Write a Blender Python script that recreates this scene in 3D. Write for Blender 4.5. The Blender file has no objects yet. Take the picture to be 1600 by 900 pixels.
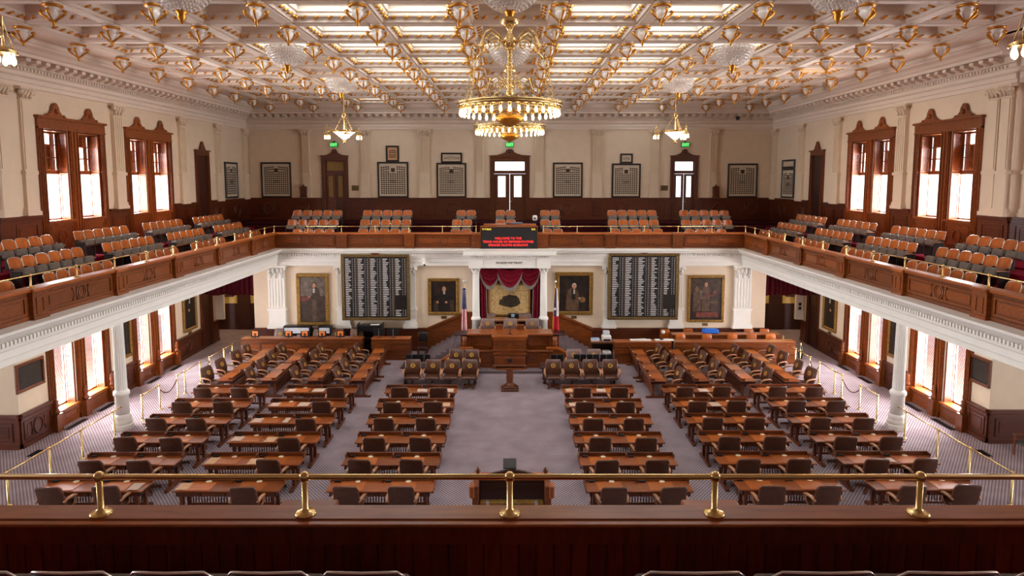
import bpy, bmesh, math, random
from itertools import product
from mathutils import Vector, Matrix

random.seed(7)
S = bpy.context.scene
COL = S.collection
PI = math.pi

# ------------------------------------------------------------------ camera
cd = bpy.data.cameras.new('camera')
cam = bpy.data.objects.new('camera', cd)
COL.objects.link(cam)
cam.location = (0, 0, 8.8)
cam.rotation_euler = (math.radians(90 - 5.5), 0, 0)
cd.sensor_width = 36
cd.lens = 36 * 1020 / 1600
cd.shift_x = 3.5 / 1600
cd.shift_y = -71.8 / 1600
cd.clip_end = 300
S.camera = cam

# ------------------------------------------------------------------ world, exposure, daylight
w = bpy.data.worlds.new('world')
S.world = w
w.use_nodes = True
bg = w.node_tree.nodes['Background']
bg.inputs[0].default_value = (0.86, 0.92, 1.0, 1)
bg.inputs[1].default_value = 2.0
S.view_settings.view_transform = 'Standard'
S.view_settings.look = 'None'
S.view_settings.gamma = 1
S.view_settings.use_curve_mapping = False
S.view_settings.exposure = 0.42


def area(name, loc, rot, sx, sy, power, color):
    l = bpy.data.lights.new(name, 'AREA')
    l.shape = 'RECTANGLE'
    l.size, l.size_y = sx, sy
    l.energy = power
    l.color = color
    o = bpy.data.objects.new(name, l)
    COL.objects.link(o)
    o.location = loc
    o.rotation_euler = rot
    return o


DAY = (0.93, 0.94, 1.0)
# overcast daylight outside the tall windows; the unseen nearer lamps are added for brightness
for s in (-1, 1):
    ry = s * PI / 2
    for (yc, wy, zc, hz, p) in ((24.4, 4.0, 9.0, 4.4, 2300), (29.6, 4.0, 9.0, 4.4, 2300),
                                (23.75, 3.8, 1.9, 4.0, 1900), (28.9, 4.0, 1.9, 4.0, 1900),
                                (14.6, 4.0, 9.0, 4.4, 900), (9.0, 4.0, 9.0, 4.4, 900),
                                (14.6, 4.0, 2.1, 3.6, 1100), (9.0, 4.0, 2.1, 3.6, 1100)):
        area('window_and_added_daylight', (s * (26.0 if yc < 20 else (17.3 if zc > 5 else 17.0)), yc, zc), (0, ry, 0), hz, wy, p, DAY)


# ------------------------------------------------------------------ mesh helper
class MB:
    def __init__(self, M=None):
        self.v, self.f, self.sm = [], [], []
        self.M = M

    def add(self, vs, fs, smooth=False):
        o = len(self.v)
        if self.M is not None:
            M = self.M
            vs = [tuple(M @ Vector(p)) for p in vs]
        self.v.extend(vs)
        for f in fs:
            self.f.append(tuple(i + o for i in f))
            self.sm.append(smooth)
        return self

    def box(self, x0, x1, y0, y1, z0, z1):
        vs = [(x, y, z) for x in (x0, x1) for y in (y0, y1) for z in (z0, z1)]
        return self.add(vs, [(0, 1, 3, 2), (4, 6, 7, 5), (0, 4, 5, 1), (2, 3, 7, 6), (0, 2, 6, 4), (1, 5, 7, 3)])

    def cbox(self, x0, x1, y0, y1, z0, z1, c=0.01):
        P = ((x0, x1), (y0, y1), (z0, z1))
        vs, ix = [], {}
        for sg in product((0, 1), repeat=3):
            for a in range(3):
                p = []
                for k in range(3):
                    q = P[k][sg[k]]
                    if k != a:
                        q += c if sg[k] == 0 else -c
                    p.append(q)
                ix[sg, a] = len(vs)
                vs.append(tuple(p))
        fs = []
        for a in range(3):
            b, d = [k for k in range(3) if k != a]
            for s in (0, 1):
                q = []
                for (i, j) in ((0, 0), (1, 0), (1, 1), (0, 1)):
                    sg = [0, 0, 0]
                    sg[a], sg[b], sg[d] = s, i, j
                    q.append(ix[tuple(sg), a])
                fs.append(tuple(q))
            for i, j in product((0, 1), repeat=2):   # edges parallel to a
                q = []
                for (t, ax) in ((0, b), (0, d), (1, d), (1, b)):
                    sg = [0, 0, 0]
                    sg[a], sg[b], sg[d] = t, i, j
                    q.append(ix[tuple(sg), ax])
                fs.append(tuple(q))
        for sg in product((0, 1), repeat=3):
            fs.append(tuple(ix[sg, a] for a in range(3)))
        return self.add(vs, fs)

    def lathe(self, prof, n=16, c=(0, 0, 0), smooth=True, flute=None, a0=0.0):
        vs, fs = [], []
        for (r, z) in prof:
            for i in range(n):
                a = a0 + 2 * PI * i / n
                k = r
                if flute and flute[0] <= z <= flute[1] and i % 2:
                    k = r * flute[2]
                vs.append((c[0] + k * math.cos(a), c[1] + k * math.sin(a), c[2] + z))
        m = len(prof)
        for j in range(m - 1):
            for i in range(n):
                i2 = (i + 1) % n
                fs.append((j * n + i, j * n + i2, (j + 1) * n + i2, (j + 1) * n + i))
        fs.append(tuple(range(n)))
        fs.append(tuple((m - 1) * n + i for i in range(n)))
        return self.add(vs, fs, smooth)

    def tube(self, pts, r, n=8, closed=False, smooth=True, flat=1.0):
        pts = [Vector(p) for p in pts]
        m = len(pts)
        rs = r if isinstance(r, (list, tuple)) else [r] * m
        vs, fs = [], []
        up0 = None
        for i, p in enumerate(pts):
            if closed:
                t = pts[(i + 1) % m] - pts[i - 1]
            else:
                t = pts[min(i + 1, m - 1)] - pts[max(i - 1, 0)]
            t.normalize()
            if up0 is None:
                up0 = Vector((0, 0, 1)) if abs(t.z) < 0.9 else Vector((1, 0, 0))
            u = t.cross(up0)
            if u.length < 1e-6:
                u = t.cross(Vector((0, 1, 0.01)))
            u.normalize()
            v = u.cross(t).normalized()
            up0 = v
            for k in range(n):
                a = 2 * PI * k / n + PI / n
                vs.append(tuple(p + u * math.cos(a) * rs[i] + v * math.sin(a) * rs[i] * flat))
        for j in range(m if closed else m - 1):
            j2 = (j + 1) % m
            for k in range(n):
                k2 = (k + 1) % n
                fs.append((j * n + k, j * n + k2, j2 * n + k2, j2 * n + k))
        if not closed:
            fs.append(tuple(range(n)))
            fs.append(tuple((m - 1) * n + k for k in range(n)))
        return self.add(vs, fs, smooth)

    def ring(self, R, r, z=0, n=32, k=6, c=(0, 0)):
        return self.tube([(c[0] + R * math.cos(2 * PI * i / n), c[1] + R * math.sin(2 * PI * i / n), z) for i in range(n)], r, k, True)

    def ball(self, c, r, n=8, m=5, sz=1.0):
        prof = [(max(1e-4, r * math.sin(PI * j / m)), -r * sz * math.cos(PI * j / m)) for j in range(m + 1)]
        return self.lathe(prof, n, c)

    def prism(self, poly, a, b, axis='y', smooth=False):
        """poly: 2-D outline; axis y -> (x, z), x -> (y, z), z -> (x, y); from a to b along the axis"""
        n = len(poly)

        def P(p, t):
            return {'y': (p[0], t, p[1]), 'x': (t, p[0], p[1]), 'z': (p[0], p[1], t)}[axis]
        vs = [P(p, a) for p in poly] + [P(p, b) for p in poly]
        fs = [tuple(range(n)), tuple(range(n, 2 * n))]
        self.add(vs, fs)
        o = len(self.v) - 2 * n
        for i in range(n):
            j = (i + 1) % n
            self.f.append((o + i, o + j, o + n + j, o + n + i))
            self.sm.append(smooth)
        return self

    def loft(self, rings, smooth=True, cap=True):
        n = len(rings[0])
        vs = [p for r in rings for p in r]
        fs = []
        for j in range(len(rings) - 1):
            for i in range(n):
                i2 = (i + 1) % n
                fs.append((j * n + i, j * n + i2, (j + 1) * n + i2, (j + 1) * n + i))
        if cap:
            fs.append(tuple(range(n)))
            fs.append(tuple((len(rings) - 1) * n + i for i in range(n)))
        return self.add(vs, fs, smooth)

    def grid(self, fn, nu, nv, smooth=True):
        vs = [fn(i / nu, j / nv) for j in range(nv + 1) for i in range(nu + 1)]
        fs = [(j * (nu + 1) + i, j * (nu + 1) + i + 1, (j + 1) * (nu + 1) + i + 1, (j + 1) * (nu + 1) + i)
              for j in range(nv) for i in range(nu)]
        return self.add(vs, fs, smooth)

    def usweep(self, prof, RX, RY, Y0):
        """moulding along the three sides of a room: left, far, right; prof = (inset, z), closed outline"""
        n = len(prof)
        ya, yb = Y0 if isinstance(Y0, tuple) else (Y0, Y0)
        vs = []
        for k in range(4):
            for (i, z) in prof:
                vs.append([(-RX + i, ya, z), (-RX + i, RY - i, z), (RX - i, RY - i, z), (RX - i, yb, z)][k])
        fs = []
        for k in range(3):
            for i in range(n):
                j = (i + 1) % n
                fs.append((k * n + i, k * n + j, (k + 1) * n + j, (k + 1) * n + i))
        fs.append(tuple(range(n)))
        fs.append(tuple(3 * n + i for i in range(n)))
        return self.add(vs, fs)

    def mesh(self, name, mat):
        me = bpy.data.meshes.new(name)
        me.from_pydata(self.v, [], self.f)
        me.polygons.foreach_set('use_smooth', self.sm)
        bm = bmesh.new()
        bm.from_mesh(me)
        bmesh.ops.recalc_face_normals(bm, faces=bm.faces[:])
        bm.to_mesh(me)
        bm.free()
        if mat:
            me.materials.append(mat)
        return me

    def build(self, name, mat, parent=None, kind=None):
        return inst(name, self.mesh(name, mat), parent, kind=kind)


def inst(name, me, parent=None, loc=None, rz=0, kind=None):
    o = bpy.data.objects.new(name, me)
    COL.objects.link(o)
    if parent:
        o.parent = parent
    if loc:
        o.location = loc
    if rz:
        o.rotation_euler.z = rz
    if kind:
        o['kind'] = kind
    return o


def tag(o, label, cat, group=None):
    o['label'] = label
    o['category'] = cat
    if group:
        o['group'] = group
    return o


def thing(name, label, cat, loc=(0, 0, 0), rz=0, group=None):
    o = bpy.data.objects.new(name, None)
    COL.objects.link(o)
    o.location = loc
    o.rotation_euler.z = rz
    return tag(o, label, cat, group)


def struct(name, loc=(0, 0, 0)):
    o = bpy.data.objects.new(name, None)
    COL.objects.link(o)
    o.location = loc
    o['kind'] = 'structure'
    return o


KIDS = {}


def dup(root, loc, rz, label, group=None):
    """a copy of a thing with copies of its parts and sub-parts"""
    def cp(o, parent):
        c = o.copy()
        COL.objects.link(c)
        if parent:
            c.parent = parent
        for ch in KIDS.setdefault(o.name, list(o.children)):
            cp(ch, c)
        return c
    r = cp(root, None)
    r.location = loc
    r.rotation_euler.z = rz
    r['label'] = label
    if group:
        r['group'] = group
    return r


class Proto:
    """the first call places the thing itself, later calls place copies"""
    def __init__(self, make):
        self.make, self.o = make, None

    def __call__(self, loc, rz, label, group=None):
        if self.o is None:
            self.o = self.make()
            self.o.location = loc
            self.o.rotation_euler.z = rz
            self.o['label'] = label
            if group:
                self.o['group'] = group
            return self.o
        return dup(self.o, loc, rz, label, group)


ORD = ['first', 'second', 'third', 'fourth', 'fifth', 'sixth', 'seventh', 'eighth', 'ninth', 'tenth', 'eleventh', 'twelfth', 'thirteenth']
SIDE = {-1: 'American flag', 1: 'Texas flag'}


# ------------------------------------------------------------------ materials
def srgb(r, g, b):
    return tuple(((c / 255) / 12.92 if c / 255 <= 0.04045 else ((c / 255 + 0.055) / 1.055) ** 2.4) for c in (r, g, b)) + (1,)


def newmat(name):
    m = bpy.data.materials.new(name)
    m.use_nodes = True
    nt = m.node_tree
    return m, nt, nt.nodes['Principled BSDF']


def ramp(nt, fac, stops):
    r = nt.nodes.new('ShaderNodeValToRGB')
    el = r.color_ramp.elements
    while len(el) < len(stops):
        el.new(0.5)
    for e, (p, c) in zip(el, stops):
        e.position, e.color = p, c
    nt.links.new(fac, r.inputs[0])
    return r.outputs[0]


def pm(name, col, rough=0.5, metal=0.0, var=0.06, scale=6.0, coat=0.0, bump=0.0, coord='Object', stretch=(1, 1, 1), spec=0.5):
    """one-colour paint, metal, cloth or leather with slight procedural mottling"""
    m, nt, b = newmat(name)
    tc = nt.nodes.new('ShaderNodeTexCoord')
    mp = nt.nodes.new('ShaderNodeMapping')
    mp.inputs['Scale'].default_value = stretch
    nz = nt.nodes.new('ShaderNodeTexNoise')
    nz.inputs['Scale'].default_value = scale
    nz.inputs['Detail'].default_value = 4
    nt.links.new(tc.outputs[coord], mp.inputs[0])
    nt.links.new(mp.outputs[0], nz.inputs['Vector'])
    lo = tuple(max(0, c * (1 - var * 2)) for c in col[:3]) + (1,)
    hi = tuple(min(1, c * (1 + var * 2)) for c in col[:3]) + (1,)
    nt.links.new(ramp(nt, nz.outputs['Fac'], [(0.3, lo), (0.7, hi)]), b.inputs['Base Color'])
    b.inputs['Roughness'].default_value = rough
    b.inputs['Metallic'].default_value = metal
    b.inputs['Coat Weight'].default_value = coat
    b.inputs['Specular IOR Level'].default_value = spec
    if bump:
        bp = nt.nodes.new('ShaderNodeBump')
        bp.inputs['Strength'].default_value = bump
        bp.inputs['Distance'].default_value = 0.01
        nt.links.new(nz.outputs['Fac'], bp.inputs['Height'])
        nt.links.new(bp.outputs[0], b.inputs['Normal'])
    return m


def wood(name, dark, light, rough=0.35, coat=0.25, scale=(1.2, 9, 9), rnd=0.25):
    """stained hardwood: stretched grain, each board a little lighter or darker"""
    m, nt, b = newmat(name)
    tc = nt.nodes.new('ShaderNodeTexCoord')
    oi = nt.nodes.new('ShaderNodeObjectInfo')
    mp = nt.nodes.new('ShaderNodeMapping')
    mp.inputs['Scale'].default_value = scale
    add = nt.nodes.new('ShaderNodeVectorMath')
    add.operation = 'ADD'
    nt.links.new(tc.outputs['Object'], mp.inputs[0])
    nt.links.new(mp.outputs[0], add.inputs[0])
    rv = nt.nodes.new('ShaderNodeCombineXYZ')
    mul = nt.nodes.new('ShaderNodeMath')
    mul.operation = 'MULTIPLY'
    mul.inputs[1].default_value = 40
    nt.links.new(oi.outputs['Random'], mul.inputs[0])
    nt.links.new(mul.outputs[0], rv.inputs[0])
    nt.links.new(mul.outputs[0], rv.inputs[1])
    nt.links.new(rv.outputs[0], add.inputs[1])
    nz = nt.nodes.new('ShaderNodeTexNoise')
    nz.inputs['Scale'].default_value = 1.6
    nz.inputs['Detail'].default_value = 6
    nz.inputs['Roughness'].default_value = 0.65
    nz.inputs['Distortion'].default_value = 0.6
    nt.links.new(add.outputs[0], nz.inputs['Vector'])
    c = ramp(nt, nz.outputs['Fac'], [(0.28, dark), (0.72, light)])
    hsv = nt.nodes.new('ShaderNodeHueSaturation')
    mr = nt.nodes.new('ShaderNodeMapRange')
    mr.inputs['To Min'].default_value = 1 - rnd
    mr.inputs['To Max'].default_value = 1 + rnd
    nt.links.new(oi.outputs['Random'], mr.inputs['Value'])
    nt.links.new(mr.outputs[0], hsv.inputs['Value'])
    nt.links.new(c, hsv.inputs['Color'])
    nt.links.new(hsv.outputs[0], b.inputs['Base Color'])
    b.inputs['Roughness'].default_value = rough
    b.inputs['Coat Weight'].default_value = coat
    b.inputs['Coat Roughness'].default_value = 0.2
    return m


def emit(name, col, strength, base=None):
    m, nt, b = newmat(name)
    b.inputs['Base Color'].default_value = base or col
    b.inputs['Emission Color'].default_value = col
    b.inputs['Emission Strength'].default_value = strength
    return m


def carpet_mat(name, c_dark, c_light, period, rough=0.95, amount=1.0):
    """woven carpet: a grid of small light dots with fine pile noise"""
    m, nt, b = newmat(name)
    tc = nt.nodes.new('ShaderNodeTexCoord')
    sp = nt.nodes.new('ShaderNodeSeparateXYZ')
    nt.links.new(tc.outputs['Object'], sp.inputs[0])

    def math1(op, a, v=None):
        n = nt.nodes.new('ShaderNodeMath')
        n.operation = op
        for i, q in enumerate((a, v)):
            if q is None:
                continue
            if isinstance(q, (int, float)):
                n.inputs[i].default_value = q
            else:
                nt.links.new(q, n.inputs[i])
        return n.outputs[0]
    k = 2 * PI / period
    sx = math1('SINE', math1('MULTIPLY', sp.outputs[0], k))
    sy = math1('SINE', math1('MULTIPLY', sp.outputs[1], k * 0.8))
    dots = math1('MULTIPLY', math1('ADD', math1('MULTIPLY', sx, sy), 1.0), 0.5)
    stripe = math1('MULTIPLY', math1('ADD', math1('SINE', math1('MULTIPLY', sp.outputs[0], k * 2)), 1.0), 0.5)
    f = math1('ADD', math1('MULTIPLY', dots, 0.85), math1('MULTIPLY', stripe, 0.15))
    nz = nt.nodes.new('ShaderNodeTexNoise')
    nz.inputs['Scale'].default_value = 1.3
    nz.inputs['Detail'].default_value = 5
    nt.links.new(tc.outputs['Object'], nz.inputs['Vector'])
    f2 = math1('ADD', math1('MULTIPLY', f, amount), math1('MULTIPLY', math1('SUBTRACT', nz.outputs['Fac'], 0.5), 0.35))
    nt.links.new(ramp(nt, f2, [(0.25, c_dark), (0.8, c_light)]), b.inputs['Base Color'])
    b.inputs['Roughness'].default_value = rough
    b.inputs['Specular IOR Level'].default_value = 0.1
    bp = nt.nodes.new('ShaderNodeBump')
    bp.inputs['Strength'].default_value = 0.3
    bp.inputs['Distance'].default_value = 0.01
    nt.links.new(f, bp.inputs['Height'])
    nt.links.new(bp.outputs[0], b.inputs['Normal'])
    return m


def glass_mat(name):
    m, nt, b = newmat(name)
    nt.nodes.remove(b)
    t = nt.nodes.new('ShaderNodeBsdfTransparent')
    g = nt.nodes.new('ShaderNodeBsdfGlossy')
    g.inputs['Roughness'].default_value = 0.03
    mx = nt.nodes.new('ShaderNodeMixShader')
    mx.inputs[0].default_value = 0.06
    nt.links.new(t.outputs[0], mx.inputs[1])
    nt.links.new(g.outputs[0], mx.inputs[2])
    nt.links.new(mx.outputs[0], nt.nodes['Material Output'].inputs[0])
    return m


W_PANEL = wood('wood_panelling', srgb(88, 40, 10), srgb(142, 73, 22), 0.36, 0.12)
W_WAINS = wood('wood_wainscot', srgb(66, 26, 8), srgb(104, 46, 16), 0.38, 0.1)
W_CAP = wood('wood_cap', srgb(132, 62, 20), srgb(178, 96, 36), 0.34, 0.12)
W_DESK = wood('wood_desk', srgb(80, 36, 12), srgb(126, 62, 22), 0.34, 0.15)
W_TOP = wood('wood_desk_top', srgb(108, 50, 17), srgb(158, 82, 30), 0.32, 0.15)
W_PAD = wood('wood_writing_slope', srgb(146, 70, 18), srgb(188, 102, 34), 0.34, 0.12)
W_DARK = wood('wood_dark', srgb(40, 13, 7), srgb(66, 24, 13), 0.4, 0.2)
W_BOARD = wood('wood_dark_boards', srgb(82, 30, 11), srgb(122, 52, 23), 0.4, 0.1, (9, 9, 1.2), 0.15)
W_CASE = wood('wood_window_casing', srgb(98, 46, 12), srgb(152, 78, 26), 0.36, 0.1)
W_DOOR = wood('wood_door', srgb(72, 34, 14), srgb(112, 56, 24), 0.36, 0.1)
W_SEAT = wood('wood_seat_back', srgb(152, 68, 8), srgb(198, 104, 24), 0.3, 0.1, (6, 6, 1.2), 0.12)
W_ARM = wood('wood_chair_arm', srgb(146, 92, 58), srgb(196, 138, 96), 0.35, 0.3)
CREAM = pm('cream_wall_paint', srgb(226, 206, 178), 0.6, var=0.015, scale=2)
WHITE = pm('white_trim_paint', srgb(234, 230, 220), 0.45, var=0.012, scale=3)
CEILP = pm('ceiling_plaster', srgb(230, 214, 196), 0.55, var=0.012, scale=3)
BRASS = pm('polished_brass', srgb(226, 194, 132), 0.26, 1.0, var=0.05)
GILT = pm('gilding', srgb(214, 150, 58), 0.32, 0.9, var=0.12, scale=20)
BRONZE = pm('bronze_frame', srgb(116, 92, 52), 0.42, 0.6, var=0.12, scale=8)
GOLDF = pm('gilt_picture_frame', srgb(150, 112, 50), 0.42, 0.55, var=0.2, scale=14)
LEATH = pm('brown_leather', srgb(84, 48, 30), 0.34, var=0.12, scale=9, coat=0.25, bump=0.12)
LEATH2 = pm('pale_brown_leather', srgb(120, 92, 82), 0.38, var=0.08, scale=9, coat=0.15, bump=0.1)
GREYU = pm('dark_grey_upholstery', srgb(104, 94, 84), 0.5, var=0.12, scale=12)
STEEL = pm('bright_steel', srgb(214, 208, 202), 0.25, 0.9, var=0.03)
BLACK = pm('black_plastic', srgb(20, 20, 24), 0.35, var=0.1)
DARKM = pm('dark_metal', srgb(52, 46, 42), 0.45, 0.5, var=0.1)
IVORY = pm('ivory_plate', srgb(236, 214, 176), 0.3, var=0.03)
PAPER = pm('paper', srgb(238, 232, 224), 0.7, var=0.03)
SHEET = pm('desk_paper', srgb(206, 176, 154), 0.7, var=0.04)
BUFF = pm('buff_paper', srgb(206, 160, 120), 0.7, var=0.05)
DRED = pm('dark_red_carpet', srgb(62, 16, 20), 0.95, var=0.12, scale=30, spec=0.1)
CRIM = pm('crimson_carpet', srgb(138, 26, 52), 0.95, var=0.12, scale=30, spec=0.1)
CURT = pm('crimson_curtain', srgb(122, 14, 36), 0.8, var=0.15, scale=8, spec=0.2)
DCURT = pm('dark_burgundy_curtain', srgb(78, 10, 22), 0.85, var=0.15, scale=8, spec=0.2)
FRINGE = pm('silver_fringe', srgb(150, 138, 128), 0.7, var=0.15, scale=40, stretch=(1, 1, 0.1))
CRYST = pm('crystal_beads', srgb(248, 238, 228), 0.3, var=0.03, coat=0.3)
GLOBE = pm('milk_glass', srgb(246, 240, 232), 0.2, var=0.02, coat=0.4)
CANVAS = pm('dark_canvas', srgb(40, 30, 24), 0.35, var=0.35, scale=3)
CARPET = carpet_mat('lilac_carpet', srgb(112, 94, 97), srgb(200, 183, 187), 0.1, amount=0.8)
STAIRC = carpet_mat('grey_carpet', srgb(116, 100, 102), srgb(160, 144, 146), 0.12, amount=0.3)
YELLOW = pm('yellow_wall_paint', srgb(200, 168, 96), 0.6, var=0.02)
GLASS = glass_mat('window_glass')
BULB = emit('lit_bulb', (1.0, 0.66, 0.3, 1), 15)
SHADE = emit('lit_shade', (1.0, 0.82, 0.58, 1), 4.5)
SKYL = emit('skylight_glass', (0.78, 0.9, 1.0, 1), 4.6, (0.8, 0.8, 0.8, 1))
WARML = emit('spotlit_panel_glow', (1.0, 0.78, 0.5, 1), 2.6, (0.8, 0.8, 0.8, 1))
DOORG = emit('daylit_door_glass', (0.95, 0.97, 1.0, 1), 1.6)
EXITG = emit('exit_green', (0.01, 0.6, 0.06, 1), 0.55)
EXITW = emit('exit_letters', (0.45, 0.95, 0.45, 1), 0.6)
LEDR = emit('led_red', (1.0, 0.03, 0.03, 1), 1.2)
LEDY = emit('led_yellow', (1.0, 0.75, 0.08, 1), 1.0)


def text(body, size, loc, rot, mat, name, parent=None, align='CENTER', depth=0.004):
    c = bpy.data.curves.new(name, 'FONT')
    c.body = body
    c.size = size
    c.align_x = align
    c.align_y = 'CENTER'
    c.extrude = depth
    c.resolution_u = 2
    c.materials.append(mat)
    tmp = bpy.data.objects.new('tmp', c)
    COL.objects.link(tmp)
    bpy.context.view_layer.update()
    me = bpy.data.meshes.new_from_object(tmp.evaluated_get(bpy.context.evaluated_depsgraph_get()))
    bpy.data.objects.remove(tmp)
    o = bpy.data.objects.new(name, me)
    COL.objects.link(o)
    o.location = loc
    o.rotation_euler = rot
    if parent:
        o.parent = parent
    return o


# ================================================================== THE ROOM
XU, XL = 16.2, 16.0          # upper and lower side wall faces
YU, YP = 40.5, 33.0          # far gallery wall, far wall of the chamber floor
YC = 21.0
YCS = {-1: 20.65, 1: 21.15}  # where the side walls turn outwards


def side_M(s, X):
    return Matrix(((0, s, 0, s * X), (1, 0, 0, 0), (0, 0, 1, 0), (0, 0, 0, 1)))


def holed(mb, u0, u1, z0, z1, holes, d0, d1):
    """a wall slab with rectangular openings; local x = along, y = depth"""
    us = sorted({u0, u1} | {h[0] for h in holes} | {h[1] for h in holes})
    for a, b in zip(us, us[1:]):
        mid = (a + b) / 2
        hs = sorted((h[2], h[3]) for h in holes if h[0] < mid < h[1])
        z = z0
        for (h0, h1) in hs:
            if h0 > z:
                mb.box(a, b, d0, d1, z, h0)
            z = h1
        if z < z1:
            mb.box(a, b, d0, d1, z, z1)
    return mb


# ---- floors
fl = MB().box(-24, 24, -5, 42, -0.2, 0).build('floor', CARPET)
fl['kind'] = 'structure'

# openings
WUP = [(22.85, 24.15), (24.68, 25.98), (28.0, 29.3), (29.83, 31.13)]
WLO = [(22.3, 23.45), (24.05, 25.2), (27.4, 28.5), (29.2, 30.3)]
ZU0, ZU1 = 7.32, 10.55
ZL0, ZL1 = 0.62, 3.7

for s, nm in ((-1, 'wall_left'), (1, 'wall_right')):
    mb = MB(side_M(s, XU))
    holed(mb, YCS[s], YU + .5, 4.6, 13.6, [(a, b, ZU0, ZU1) for a, b in WUP], 0, 0.42)
    mb.M = side_M(s, XL)
    holed(mb, YCS[s], 35.2, 0, 4.6, [(a, b, ZL0, ZL1) for a, b in WLO], 0, 0.42)
    mb.M = None
    x0, x1 = sorted((s * 16.02, s * 24))
    mb.box(x0, x1, YCS[s] - .002, YCS[s] + .4, 0, 4.6)
    x0, x1 = sorted((s * 16.22, s * 24))
    mb.box(x0, x1, YCS[s] - .002, YCS[s] + .4, 4.6, 14.2)                       # the wall turns outwards here
    mb.M = side_M(s, 24)
    holed(mb, -5, YCS[s] + .4, 0, 14.2, [(7.4, 8.8, ZU0, ZU1), (9.3, 10.7, ZU0, ZU1), (12.9, 14.3, ZU0, ZU1), (14.8, 16.2, ZU0, ZU1)] + [(u, u + 1.4, ZL0, ZL1) for u in (7.4, 9.3, 12.9, 14.8)], 0, .4)  # unseen openings, added to let the extra daylight into the near end
    o = mb.build(nm, CREAM)
    o['kind'] = 'structure'

DR = [(-10.78, 1.64), (0, 2.44), (10.76, 1.72)]                 # doors of the far gallery wall: centre, casing width
mb = MB(Matrix.Translation((0, YU, 0)))
holed(mb, -17, 17, 4.6, 13.6, [(c - w_ / 2 + .2, c + w_ / 2 - .2, 6.3, 9.95) for c, w_ in DR], 0, 0.4)
wb = mb.build('wall_back', CREAM)
wb['kind'] = 'structure'
mb = MB(Matrix.Translation((0, YP, 0)))
holed(mb, -13.1, 13.1, 0, 4.6, [(-1.56, 1.56, 0.85, 4.44)], 0, 0.3)
mb.box(-1.9, -1.56, .3, 1.9, 0, 4.6).box(1.56, 1.9, .3, 1.9, 0, 4.6).box(-1.9, 1.9, 1.9, 2.1, 0, 4.6)
for s in (-1, 1):
    x0, x1 = sorted((s * 13.1, s * 12.8))
    mb.box(x0, x1, .3, 5.0, 0, 4.6)
o = mb.build('wall_front', CREAM)
o['kind'] = 'structure'
rw = MB().box(-24.4, 24.4, -5.4, -5, 0, 14.2).build('wall_rear', CREAM)
rw['kind'] = 'structure'
for s in (-1, 1):                                              # the yellow passages beyond the side aisles
    mb = MB()
    x0, x1 = sorted((s * 12.8, s * 18.2))
    mb.box(x0, x1, 37.8, 38.0, 0, 4.6)
    x0, x1 = sorted((s * 18.0, s * 18.2))
    mb.box(x0, x1, 35.2, 37.8, 0, 4.6)
    x0, x1 = sorted((s * 16.62, s * 18.0))
    mb.box(x0, x1, 35.0, 35.2, 0, 4.6)
    o = mb.build('wall_passage', YELLOW)
    o['kind'] = 'structure'
    x0, x1 = sorted((s * 13.12, s * 17.98))
    MB().box(x0, x1, 37.74, 37.8, 0, 1.55).build('wainscot_trim', W_DARK, o)
    x0, x1 = sorted((s * 17.9, s * 17.98))
    MB().box(x0, x1, 35.22, 37.74, 0, 1.55).build('wainscot_trim', W_DARK, o)
    x0, x1 = sorted((s * 15.95, s * 15.2))
    MB().box(x0, x1, 37.7, 37.78, 0, 3.4).build('passage_door', W_DARK, o)

# ---- gallery decks
TIER = [5.32, 5.75, 6.15, 6.2]
for s in (-1, 1):
    g = struct('gallery_floor')
    for (a, b, z) in ((11.98, 13.15, TIER[0]), (13.15, 14.1, TIER[1]), (14.1, 15.05, TIER[2]), (15.05, 16.2, TIER[3])):
        x0, x1 = sorted((s * a, s * b))
        MB().box(x0, x1, 5.0, 40.5, 4.6, z).build('tier', CRIM, g)
    x0, x1 = sorted((s * 16.2, s * 24))
    MB().box(x0, x1, -5, YCS[s], 4.6, TIER[3]).build('tier', CRIM, g)
    x0, x1 = sorted((s * 11.9, s * 24))
    MB().box(x0, x1, -5, 38, 4.44, 4.6).build('soffit_ceiling', WHITE, g)
g = struct('gallery_floor')
for (a, b, z) in ((33.1, 34.85, 5.32), (34.85, 35.95, 5.75), (35.95, 37.1, 6.2), (37.1, 40.5, 6.3)):
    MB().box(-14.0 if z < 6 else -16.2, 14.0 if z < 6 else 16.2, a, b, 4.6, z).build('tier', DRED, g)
MB().box(-12.8, 12.8, 33, 40.9, 4.44, 4.6).build('soffit_ceiling', WHITE, g)
g = struct('gallery_floor')
for (a, b, z) in ((3.0, 4.9, 5.3), (-5, 3.0, 5.75)):
    MB().box(-24, 24, a, b, 4.6, z).build('tier', CRIM, g)
MB().box(-24, 24, -5, 5.0, 4.3, 4.6).build('soffit_ceiling', WHITE, g)

# ---- white entablature under the galleries (three sides), with its dentils
ent = struct('entablature_beam')
prof = [(0, 4.44), (.32, 4.44), (.32, 4.6), (.36, 4.62), (.36, 4.8), (.40, 4.83), (.40, 4.9), (.42, 4.92), (.42, 5.06), (.52, 5.1),
        (.56, 5.14), (.60, 5.2), (.68, 5.24), (.70, 5.32), (0, 5.32)]
MB().usweep(prof, 12.1, 33.1, 5.2).build('moulding', WHITE, ent)
mb = MB()
y = 6.0
while y < 32.5:
    for s in (-1, 1):
        x0, x1 = sorted((s * 11.69, s * 11.60))
        mb.box(x0, x1, y, y + .07, 4.94, 5.05)
    y += .125
x = -11.55
while x < 11.5:
    mb.box(x, x + .07, 32.60, 32.69, 4.94, 5.05)
    x += .125
mb.build('dentils', WHITE, ent, 'stuff')

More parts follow.
